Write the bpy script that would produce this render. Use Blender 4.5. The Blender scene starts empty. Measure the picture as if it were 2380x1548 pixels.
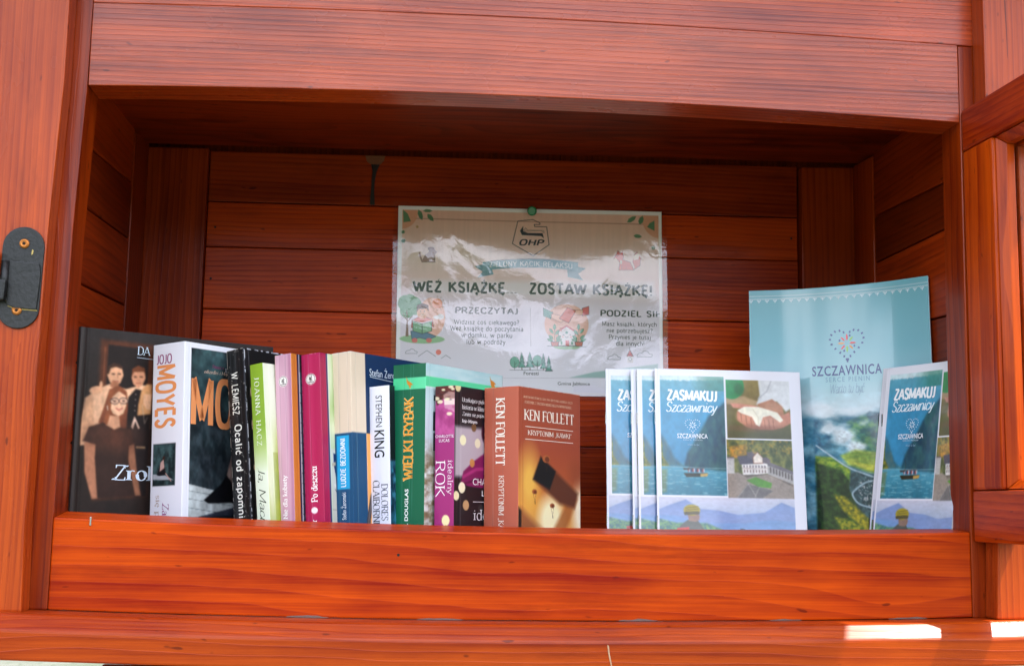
import bpy, bmesh, math, random
import numpy as np
from mathutils import Vector, Matrix

# ------------------------------------------------------------------ camera, sky, sun, exposure
scene = bpy.context.scene
COL = scene.collection
random.seed(7)
RNG = np.random.default_rng(11)

cam_d = bpy.data.cameras.new("camera")
cam = bpy.data.objects.new("camera", cam_d)
COL.objects.link(cam)
scene.camera = cam
cam_d.sensor_width = 22.3
cam_d.lens = 2977.6 / 2380.0 * 22.3
cam_d.clip_start = 0.02
cam_d.clip_end = 3000.0
_r = Vector((0.99633819, -0.0837114, 0.01739581))
_u = Vector((-0.0284204, -0.13236763, 0.99079316))
_f = Vector((0.08063804, 0.98765946, 0.13426203))
_m = Matrix((( _r.x, _u.x, -_f.x, 0.28583474), (_r.y, _u.y, -_f.y, -1.0944097), (_r.z, _u.z, -_f.z, 0.01736672), (0, 0, 0, 1)))
cam.matrix_world = _m
cam_d.dof.use_dof = True
cam_d.dof.focus_distance = 1.17
cam_d.dof.aperture_fstop = 13.0

SUN = Vector((0.45, -0.17, 1.0)).normalized()
world = bpy.data.worlds.new("World")
scene.world = world
world.use_nodes = True
wn = world.node_tree.nodes
sky = wn.new("ShaderNodeTexSky")
sky.sky_type = 'NISHITA'
sky.sun_disc = False
sky.sun_elevation = math.asin(SUN.z)
sky.sun_rotation = math.atan2(SUN.x, SUN.y)
sky.air_density = 1.0
sky.dust_density = 2.0
wn["Background"].inputs["Strength"].default_value = 0.15
# scattered bright fair-weather clouds over the whole sky
wl = world.node_tree.links
_tc = wn.new("ShaderNodeTexCoord"); _mp = wn.new("ShaderNodeMapping"); _mp.inputs["Scale"].default_value = (1.0, 1.0, 3.0); _mp.inputs["Location"].default_value = (3.4, 1.8, 0.8)
_nz = wn.new("ShaderNodeTexNoise"); _nz.inputs["Scale"].default_value = 3.2; _nz.inputs["Detail"].default_value = 7; _nz.inputs["Roughness"].default_value = 0.58
_rp = wn.new("ShaderNodeValToRGB"); _rp.color_ramp.elements[0].position = 0.44; _rp.color_ramp.elements[1].position = 0.56
_mx = wn.new("ShaderNodeMix"); _mx.data_type = 'RGBA'; _mx.inputs[7].default_value = (14.0, 14.6, 16.5, 1)
wl.new(_tc.outputs["Generated"], _mp.inputs["Vector"]); wl.new(_mp.outputs[0], _nz.inputs["Vector"]); wl.new(_nz.outputs[0], _rp.inputs[0])
wl.new(_rp.outputs[0], _mx.inputs[0]); wl.new(sky.outputs[0], _mx.inputs[6]); wl.new(_mx.outputs[2], wn["Background"].inputs[0])

sun_d = bpy.data.lights.new("sun", 'SUN')
sun_d.energy = 4.5
sun_d.angle = math.radians(0.5)
sun_d.color = (1.0, 0.95, 0.88)
sun = bpy.data.objects.new("sun", sun_d)
COL.objects.link(sun)
sun.rotation_euler = SUN.to_track_quat('Z', 'Y').to_euler()

scene.view_settings.view_transform = 'Standard'
scene.view_settings.look = 'None'
scene.view_settings.gamma = 1.0
scene.view_settings.exposure = 1.2

# ------------------------------------------------------------------ small helpers
def tag(o, label=None, cat=None, group=None, kind=None):
    if label: o["label"] = label
    if cat: o["category"] = cat
    if group: o["group"] = group
    if kind: o["kind"] = kind
    return o

def empty(name, loc=(0, 0, 0), rot=(0, 0, 0)):
    o = bpy.data.objects.new(name, None)
    o.empty_display_size = 0.02
    COL.objects.link(o)
    o.location = loc
    o.rotation_euler = rot
    return o

def link_mesh(name, me, mat, parent=None):
    o = bpy.data.objects.new(name, me)
    COL.objects.link(o)
    if mat is not None: me.materials.append(mat)
    if parent is not None: o.parent = parent
    return o

def obj_bm(name, bm, mat, parent=None, smooth=False):
    me = bpy.data.meshes.new(name)
    bmesh.ops.recalc_face_normals(bm, faces=bm.faces)
    bm.to_mesh(me); bm.free()
    if smooth: me.shade_smooth()
    return link_mesh(name, me, mat, parent)

def box_bm(bm, x0, x1, y0, y1, z0, z1):
    vs = [bm.verts.new(p) for p in ((x0,y0,z0),(x1,y0,z0),(x1,y1,z0),(x0,y1,z0),(x0,y0,z1),(x1,y0,z1),(x1,y1,z1),(x0,y1,z1))]
    for f in ((0,1,2,3),(4,5,6,7),(0,1,5,4),(1,2,6,5),(2,3,7,6),(3,0,4,7)):
        bm.faces.new([vs[i] for i in f])

def bevel(bm, w, seg=2):
    bmesh.ops.recalc_face_normals(bm, faces=bm.faces)
    es = [e for e in bm.edges if len(e.link_faces) == 2 and e.calc_face_angle(0) > 0.5]
    if w > 0: bmesh.ops.bevel(bm, geom=es, offset=w, segments=seg, profile=0.6, affect='EDGES', clamp_overlap=True)

def box(name, x0, x1, y0, y1, z0, z1, mat, parent=None, bev=0.001):
    bm = bmesh.new(); box_bm(bm, x0, x1, y0, y1, z0, z1); bevel(bm, bev)
    return obj_bm(name, bm, mat, parent)

def loft(name, A, B, mat, parent=None, bev=0.001):
    """prism between two outlines with the same number of 3-D points"""
    bm = bmesh.new()
    a = [bm.verts.new(p) for p in A]; b = [bm.verts.new(p) for p in B]
    n = len(a)
    bm.faces.new(a); bm.faces.new(b[::-1])
    for i in range(n): bm.faces.new((a[i], b[i], b[(i+1) % n], a[(i+1) % n]))
    bevel(bm, bev)
    return obj_bm(name, bm, mat, parent)

def xz(name, pts, y0, y1, mat, parent=None, bev=0.001):
    return loft(name, [(x, y0, z) for x, z in pts], [(x, y1, z) for x, z in pts], mat, parent, bev)

def srgb(c):
    c = np.asarray(c, dtype=float) / 255.0
    return np.where(c <= 0.04045, c / 12.92, ((c + 0.055) / 1.055) ** 2.4)

# ------------------------------------------------------------------ materials
def nodes_of(name):
    m = bpy.data.materials.new(name); m.use_nodes = True
    nt = m.node_tree
    return m, nt, nt.nodes["Principled BSDF"]

def N(nt, kind, **kw):
    n = nt.nodes.new(kind)
    for k, v in kw.items():
        if isinstance(k, str) and k.startswith("i_"): n.inputs[int(k[2:])].default_value = v
        else: setattr(n, k, v)
    return n

def front_fresnel(nt, ior, k=1.0):
    f = nt.nodes.new("ShaderNodeFresnel"); f.inputs[0].default_value = ior
    g = nt.nodes.new("ShaderNodeNewGeometry")
    return math_n(nt, 'MULTIPLY', math_n(nt, 'MULTIPLY', f.outputs[0], k), math_n(nt, 'SUBTRACT', 1.0, g.outputs["Backfacing"]))

def math_n(nt, op, a, b=None, c=None):
    n = nt.nodes.new("ShaderNodeMath"); n.operation = op
    for i, v in enumerate((a, b, c)):
        if v is None: continue
        if isinstance(v, (int, float)): n.inputs[i].default_value = v
        else: nt.links.new(v, n.inputs[i])
    return n.outputs[0]

def ramp(nt, fac, stops):
    n = nt.nodes.new("ShaderNodeValToRGB")
    cr = n.color_ramp
    while len(cr.elements) > 1: cr.elements.remove(cr.elements[0])
    cr.elements[0].position = stops[0][0]; cr.elements[0].color = (*stops[0][1], 1)
    for p, c in stops[1:]:
        e = cr.elements.new(p); e.color = (*c, 1)
    nt.links.new(fac, n.inputs[0])
    return n.outputs[0]

def mixc(nt, fac, a, b, mode='MIX'):
    n = nt.nodes.new("ShaderNodeMix"); n.data_type = 'RGBA'; n.blend_type = mode
    for s, v in ((n.inputs[0], fac), (n.inputs[6], a), (n.inputs[7], b)):
        if isinstance(v, (int, float)): s.default_value = v
        elif isinstance(v, tuple): s.default_value = (*v, 1)
        else: nt.links.new(v, s)
    return n.outputs[2]

def wood(name, axis='x', light=(0.74, 0.115, 0.004), dark=(0.36, 0.026, 0.002), rings=90.0, wave=0.5, contrast=1.0,
         rough=0.3, coat=0.6, bump=0.25, fibre=420.0, slope=0.0, sharp=0.5, coat_rough=0.16, spec=0.1, coat_ior=1.5, knots=0.0, vary=0.15):
    """stained and varnished softwood; growth rings drift across the board, fibres run along its axis"""
    m, nt, bsdf = nodes_of(name)
    L = nt.links
    tc = N(nt, "ShaderNodeTexCoord"); inf = N(nt, "ShaderNodeObjectInfo")
    sep = N(nt, "ShaderNodeSeparateXYZ"); L.new(tc.outputs["Object"], sep.inputs[0])
    X, Y, Z = sep.outputs
    al, ac, de = {'x': (X, Z, Y), 'z': (Z, X, Y), 'y': (Y, Z, X)}[axis]
    seed = math_n(nt, 'MULTIPLY', inf.outputs["Random"], 37.0)
    al2 = math_n(nt, 'ADD', al, seed)
    def vec(sa, sc, sd):
        c = N(nt, "ShaderNodeCombineXYZ")
        L.new(math_n(nt, 'MULTIPLY', al2, sa), c.inputs[0]); L.new(math_n(nt, 'MULTIPLY', ac, sc), c.inputs[1]); L.new(math_n(nt, 'MULTIPLY', de, sd), c.inputs[2])
        return c.outputs[0]
    def noise(v, scale=1.0, detail=3.0, rough_=0.5):
        n = N(nt, "ShaderNodeTexNoise"); n.inputs["Scale"].default_value = scale; n.inputs["Detail"].default_value = detail
        n.inputs["Roughness"].default_value = rough_; L.new(v, n.inputs["Vector"]); return n.outputs[0]
    warp = noise(vec(2.2, 7.0, 7.0), 1.0, 2.0)
    warp2 = noise(vec(14.0, 60.0, 60.0), 1.0, 2.0)
    w = math_n(nt, 'ADD', math_n(nt, 'MULTIPLY', warp, wave * 12.0), math_n(nt, 'MULTIPLY', warp2, 0.35))
    across = math_n(nt, 'ADD', math_n(nt, 'MULTIPLY', ac, rings), math_n(nt, 'MULTIPLY', de, rings * 0.55))
    across = math_n(nt, 'ADD', across, math_n(nt, 'MULTIPLY', al, slope * rings))
    # knots: the rings bend round sparse dark eyes
    vo = N(nt, "ShaderNodeTexVoronoi"); vo.feature = 'F1'; vo.inputs["Scale"].default_value = 1.0
    L.new(vec(4.2, 15.0, 6.0), vo.inputs["Vector"])
    vs = N(nt, "ShaderNodeSeparateColor"); L.new(vo.outputs["Color"], vs.inputs[0])
    pick = math_n(nt, 'GREATER_THAN', vs.outputs[0], 1.0 - 0.30 * knots)
    dk = vo.outputs["Distance"]
    halo = math_n(nt, 'MULTIPLY', math_n(nt, 'EXPONENT', math_n(nt, 'MULTIPLY', dk, -7.0)), pick)
    eye = math_n(nt, 'MULTIPLY', math_n(nt, 'EXPONENT', math_n(nt, 'MULTIPLY', math_n(nt, 'MULTIPLY', dk, dk), -190.0)), pick)
    w = math_n(nt, 'ADD', w, math_n(nt, 'MULTIPLY', halo, 6.0))
    ringv = math_n(nt, 'ADD', across, w)
    fr = math_n(nt, 'FRACT', ringv)
    ringc = ramp(nt, fr, [(0.0, (0.10,)*3), (sharp, (0.35,)*3), (0.88, (0.95,)*3), (0.965, (1.0,)*3), (1.0, (0.12,)*3)])
    fib = noise(vec(5.0, fibre, fibre), 1.0, 3.0, 0.6)
    fib2 = noise(vec(1.6, 70.0, 70.0), 1.0, 2.0, 0.6)
    blot = noise(vec(7.0, 16.0, 16.0), 1.0, 4.0, 0.6)
    fine = noise(vec(22.0, 1400.0, 1400.0), 1.0, 1.0)
    r1 = N(nt, "ShaderNodeSeparateColor"); L.new(ringc, r1.inputs[0])
    t = math_n(nt, 'MULTIPLY', r1.outputs[0], 0.42 * contrast)
    t = math_n(nt, 'ADD', t, math_n(nt, 'MULTIPLY', math_n(nt, 'SUBTRACT', fib, 0.5), 1.0))
    t = math_n(nt, 'ADD', t, math_n(nt, 'MULTIPLY', math_n(nt, 'SUBTRACT', fib2, 0.5), 1.1))
    t = math_n(nt, 'ADD', t, math_n(nt, 'MULTIPLY', math_n(nt, 'SUBTRACT', blot, 0.5), 1.3))
    broad = noise(vec(1.5, 6.5, 6.5), 1.3, 3.0)
    t = math_n(nt, 'ADD', t, math_n(nt, 'MULTIPLY', math_n(nt, 'SUBTRACT', broad, 0.5), 1.5))
    t = math_n(nt, 'ADD', t, math_n(nt, 'MULTIPLY', math_n(nt, 'SUBTRACT', fine, 0.5), 0.5))
    t = math_n(nt, 'ADD', t, 0.22)
    t = math_n(nt, 'ADD', t, math_n(nt, 'MULTIPLY', halo, 0.35))
    tcl = N(nt, "ShaderNodeClamp"); L.new(t, tcl.inputs[0])
    colr = mixc(nt, tcl.outputs[0], light, dark)
    # small dark flecks and dents
    spk = noise(vec(55.0, 160.0, 160.0), 1.0, 1.0)
    spf = ramp(nt, spk, [(0.0, (0,)*3), (0.74, (0,)*3), (0.80, (0.7,)*3)])
    colr = mixc(nt, spf, colr, (dark[0]*0.35, dark[1]*0.35, dark[2]*0.5))
    colr = mixc(nt, math_n(nt, 'MULTIPLY', eye, 0.85), colr, (dark[0]*0.30, dark[1]*0.30, dark[2]*0.5))
    # worn and grimy patches, fine cracks along the fibres
    gr = noise(vec(3.1, 24.0, 24.0), 1.7, 6.0, 0.7)
    grf = ramp(nt, gr, [(0.0, (0,)*3), (0.56, (0,)*3), (0.72, (0.45,)*3)])
    colr = mixc(nt, grf, colr, (dark[0]*0.5, dark[1]*0.5, dark[2]*0.6))
    ck = noise(vec(3.0, 330.0, 330.0), 1.0, 1.0); ck2 = noise(vec(5.0, 22.0, 22.0), 1.0, 2.0)
    crk = math_n(nt, 'MULTIPLY', math_n(nt, 'GREATER_THAN', ck, 0.745), math_n(nt, 'GREATER_THAN', ck2, 0.55))
    colr = mixc(nt, math_n(nt, 'MULTIPLY', crk, 0.7), colr, (dark[0]*0.2, dark[1]*0.2, dark[2]*0.3))
    tone = math_n(nt, 'ADD', math_n(nt, 'MULTIPLY', inf.outputs["Random"], vary * 2), 1.0 - vary)
    sc_ = N(nt, "ShaderNodeVectorMath"); sc_.operation = 'SCALE'; L.new(colr, sc_.inputs[0]); L.new(tone, sc_.inputs["Scale"])
    L.new(sc_.outputs[0], bsdf.inputs["Base Color"])
    bsdf.inputs["Roughness"].default_value = rough
    bsdf.inputs["Specular IOR Level"].default_value = spec
    bsdf.inputs["Coat Weight"].default_value = coat
    bsdf.inputs["Coat IOR"].default_value = coat_ior
    rr = math_n(nt, 'ADD', math_n(nt, 'MULTIPLY', blot, 0.2), coat_rough - 0.08)
    L.new(rr, bsdf.inputs["Coat Roughness"])
    hb = math_n(nt, 'ADD', math_n(nt, 'MULTIPLY', fib, 0.6), math_n(nt, 'MULTIPLY', r1.outputs[0], 0.5))
    hb = math_n(nt, 'ADD', hb, math_n(nt, 'MULTIPLY', blot, 0.8))
    b = N(nt, "ShaderNodeBump"); b.inputs["Strength"].default_value = bump; b.inputs["Distance"].default_value = 0.0006
    L.new(hb, b.inputs["Height"])
    L.new(b.outputs[0], bsdf.inputs["Normal"]); L.new(b.outputs[0], bsdf.inputs["Coat Normal"])
    return m

def plain(name, c, rough=0.5, metal=0.0, coat=0.0, mottle=0.0, mscale=60.0, bump=0.0):
    m, nt, bsdf = nodes_of(name)
    col = tuple(float(v) for v in srgb(c))
    bsdf.inputs["Base Color"].default_value = (*col, 1)
    bsdf.inputs["Roughness"].default_value = rough
    bsdf.inputs["Metallic"].default_value = metal
    bsdf.inputs["Coat Weight"].default_value = coat
    tc = N(nt, "ShaderNodeTexCoord"); n = N(nt, "ShaderNodeTexNoise"); n.inputs["Scale"].default_value = mscale; n.inputs["Detail"].default_value = 4
    nt.links.new(tc.outputs["Object"], n.inputs["Vector"])
    if mottle:
        c2 = mixc(nt, math_n(nt, 'MULTIPLY', n.outputs[0], mottle), col, tuple(v * 0.35 for v in col))
        nt.links.new(c2, bsdf.inputs["Base Color"])
    if bump:
        b = N(nt, "ShaderNodeBump"); b.inputs["Strength"].default_value = bump; b.inputs["Distance"].default_value = 0.0008
        nt.links.new(n.outputs[0], b.inputs["Height"]); nt.links.new(b.outputs[0], bsdf.inputs["Normal"])
    return m

def print_mat(name, rough=0.4, coat=0.5, coat_rough=0.12, bump=0.04, bscale=35.0):
    """printed card: the ink colour is carried by the mesh, gloss by the material"""
    m, nt, bsdf = nodes_of(name)
    a = N(nt, "ShaderNodeVertexColor"); a.layer_name = "ink"
    tc = N(nt, "ShaderNodeTexCoord"); n = N(nt, "ShaderNodeTexNoise"); n.inputs["Scale"].default_value = bscale; n.inputs["Detail"].default_value = 3
    nt.links.new(tc.outputs["Object"], n.inputs["Vector"])
    nt.links.new(a.outputs[0], bsdf.inputs["Base Color"])
    bsdf.inputs["Roughness"].default_value = rough
    bsdf.inputs["Specular IOR Level"].default_value = 0.25
    bsdf.inputs["Coat Weight"].default_value = coat
    bsdf.inputs["Coat Roughness"].default_value = coat_rough
    b = N(nt, "ShaderNodeBump"); b.inputs["Strength"].default_value = bump; b.inputs["Distance"].default_value = 0.002
    nt.links.new(n.outputs[0], b.inputs["Height"]); nt.links.new(b.outputs[0], bsdf.inputs["Normal"]); nt.links.new(b.outputs[0], bsdf.inputs["Coat Normal"])
    return m

# ------------------------------------------------------------------ painted print (ink colours on a fine grid)
class Art:
    def __init__(s, w, h, res, base=(255, 255, 255)):
        s.w, s.h = w, h
        s.nx = max(2, int(w / res) + 1); s.ny = max(2, int(h / res) + 1)
        s.res = w / (s.nx - 1)
        s.U, s.V = np.meshgrid(np.linspace(0, w, s.nx), np.linspace(0, h, s.ny))
        s.c = np.zeros((s.ny, s.nx, 3)) + np.array(base, float)
        s.words = []
    def blend(s, mask, col):
        mask = np.clip(mask, 0, 1)[..., None]
        s.c = s.c * (1 - mask) + np.asarray(col, float) * mask
    def step(s, d, soft):
        return np.clip(0.5 - d / max(soft, s.res * 0.8), 0, 1)
    def rect(s, u0, v0, u1, v1, col, soft=0.0, a=1.0):
        d = np.maximum(np.maximum(u0 - s.U, s.U - u1), np.maximum(v0 - s.V, s.V - v1))
        s.blend(s.step(d, soft) * a, col)
    def clip(s, u0, v0, u1, v1):
        return (s.U >= u0) & (s.U <= u1) & (s.V >= v0) & (s.V <= v1)
    def grad(s, u0, v0, u1, v1, stops, axis='v'):
        m = s.clip(u0, v0, u1, v1)
        t = ((s.V - v0) / (v1 - v0)) if axis == 'v' else ((s.U - u0) / (u1 - u0))
        ps = [p for p, _ in stops]
        g = np.stack([np.interp(t, ps, [c[i] for _, c in stops]) for i in range(3)], -1)
        s.c[m] = g[m]
    def ell(s, cu, cv, ru, rv, col, soft=0.0, a=1.0, rot=0.0):
        c, sn = math.cos(math.radians(rot)), math.sin(math.radians(rot))
        x = (s.U - cu) * c + (s.V - cv) * sn; y = -(s.U - cu) * sn + (s.V - cv) * c
        d = (np.sqrt((x / ru) ** 2 + (y / rv) ** 2) - 1) * min(ru, rv)
        s.blend(s.step(d, soft) * a, col)
    def sdf(s, pts):
        P = np.array(pts, float); d = np.full(s.U.shape, 1e9); inside = np.zeros(s.U.shape, bool)
        for i in range(len(P)):
            a, b = P[i], P[(i + 1) % len(P)]
            e = b - a; L2 = e @ e + 1e-12
            t = np.clip(((s.U - a[0]) * e[0] + (s.V - a[1]) * e[1]) / L2, 0, 1)
            d = np.minimum(d, (s.U - a[0] - t * e[0]) ** 2 + (s.V - a[1] - t * e[1]) ** 2)
            cond = ((a[1] > s.V) != (b[1] > s.V))
            xi = a[0] + (s.V - a[1]) / ((b[1] - a[1]) if abs(b[1] - a[1]) > 1e-9 else 1e-9) * e[0]
            inside ^= cond & (s.U < xi)
        d = np.sqrt(d); d[inside] *= -1
        return d
    def poly(s, pts, col, soft=0.0, a=1.0, line=None, lw=0.4):
        d = s.sdf(pts); s.blend(s.step(d, soft) * a, col)
        if line is not None: s.blend(np.clip((lw - np.abs(d)) / s.res + 0.5, 0, 1), line)
    def line(s, pts, w, col, soft=0.0, a=1.0):
        d = np.full(s.U.shape, 1e9)
        P = np.array(pts, float)
        for i in range(len(P) - 1):
            A, e = P[i], P[i + 1] - P[i]; L2 = e @ e + 1e-12
            t = np.clip(((s.U - A[0]) * e[0] + (s.V - A[1]) * e[1]) / L2, 0, 1)
            d = np.minimum(d, (s.U - A[0] - t * e[0]) ** 2 + (s.V - A[1] - t * e[1]) ** 2)
        s.blend(s.step(np.sqrt(d) - w / 2, soft) * a, col)
    def noise(s, su, sv, octaves=3, seed=0):
        r = np.random.default_rng(seed); out = np.zeros(s.U.shape); amp = 1; tot = 0
        for o in range(octaves):
            nu, nv = int(s.w / su * 2 ** o) + 3, int(s.h / sv * 2 ** o) + 3
            g = r.random((nv, nu))
            x = s.U / su * 2 ** o; y = s.V / sv * 2 ** o
            i, j = np.clip(x.astype(int), 0, nu - 2), np.clip(y.astype(int), 0, nv - 2)
            fx, fy = x - i, y - j; fx = fx * fx * (3 - 2 * fx); fy = fy * fy * (3 - 2 * fy)
            out += amp * ((g[j, i] * (1 - fx) + g[j, i + 1] * fx) * (1 - fy) + (g[j + 1, i] * (1 - fx) + g[j + 1, i + 1] * fx) * fy)
            tot += amp; amp *= 0.55
        return out / tot
    def tex(s, mask, c0, c1, su, sv, seed=0, lo=0.3, hi=0.7, octaves=4):
        n = np.clip((s.noise(su, sv, octaves, seed) - lo) / (hi - lo), 0, 1)[..., None]
        col = np.array(c0, float) * (1 - n) + np.array(c1, float) * n
        mask = np.clip(np.asarray(mask, float), 0, 1)[..., None]
        s.c = s.c * (1 - mask) + col * mask
    def photo(s, mask, amt=.22, seed=0, su=2.2, sv=1.8):
        """break flat fills into the small lights and darks of a printed photograph"""
        n = s.noise(su, sv, 4, seed) - .5; n2 = s.noise(su * 6, sv * 6, 3, seed + 1) - .5
        k = 1 + np.asarray(mask, float) * (n * amt * 3.2 + n2 * amt * 2.2)
        s.c = np.clip(s.c * k[..., None], 0, 255)
    def soften(s, mask, n=1):
        c = s.c
        for _ in range(n):
            p = np.pad(c, ((1, 1), (1, 1), (0, 0)), mode='edge')
            c = (p[:-2, 1:-1] + p[2:, 1:-1] + p[1:-1, :-2] + p[1:-1, 2:] + 2 * c) / 6
        m = np.asarray(mask, float)[..., None]; s.c = s.c * (1 - m) + c * m
    def word(s, style, text, u0, v0, u1, v1, col, rot=0, **kw):
        s.words.append((style, text, u0, v0, u1, v1, col, rot, kw))

def grid_obj(name, art, pos, mat, parent, flip=False):
    """a printed surface; pos(U, V, off) gives x, y, z in metres for millimetres from its top left corner"""
    ny, nx = art.ny, art.nx
    P = np.stack(pos(art.U, art.V, 0.0), -1).reshape(-1, 3).astype(np.float32)
    idx = np.arange(ny * nx).reshape(ny, nx)
    a, b, c, d = idx[:-1, :-1], idx[1:, :-1], idx[1:, 1:], idx[:-1, 1:]
    q = np.stack([a, b, c, d] if not flip else [a, d, c, b], -1).reshape(-1, 4)
    me = bpy.data.meshes.new(name)
    me.vertices.add(len(P)); me.vertices.foreach_set("co", P.ravel())
    me.loops.add(q.size); me.loops.foreach_set("vertex_index", q.ravel().astype(np.int32))
    me.polygons.add(len(q)); me.polygons.foreach_set("loop_start", np.arange(0, q.size, 4, dtype=np.int32))
    me.update(calc_edges=True)
    ca = me.color_attributes.new("ink", 'FLOAT_COLOR', 'POINT')
    lin = srgb(np.clip(art.c, 0, 255)).reshape(-1, 3)
    ca.data.foreach_set("color", np.concatenate([lin, np.ones((len(lin), 1))], 1).astype(np.float32).ravel())
    me.shade_smooth()
    return link_mesh(name, me, mat, parent)
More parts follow.
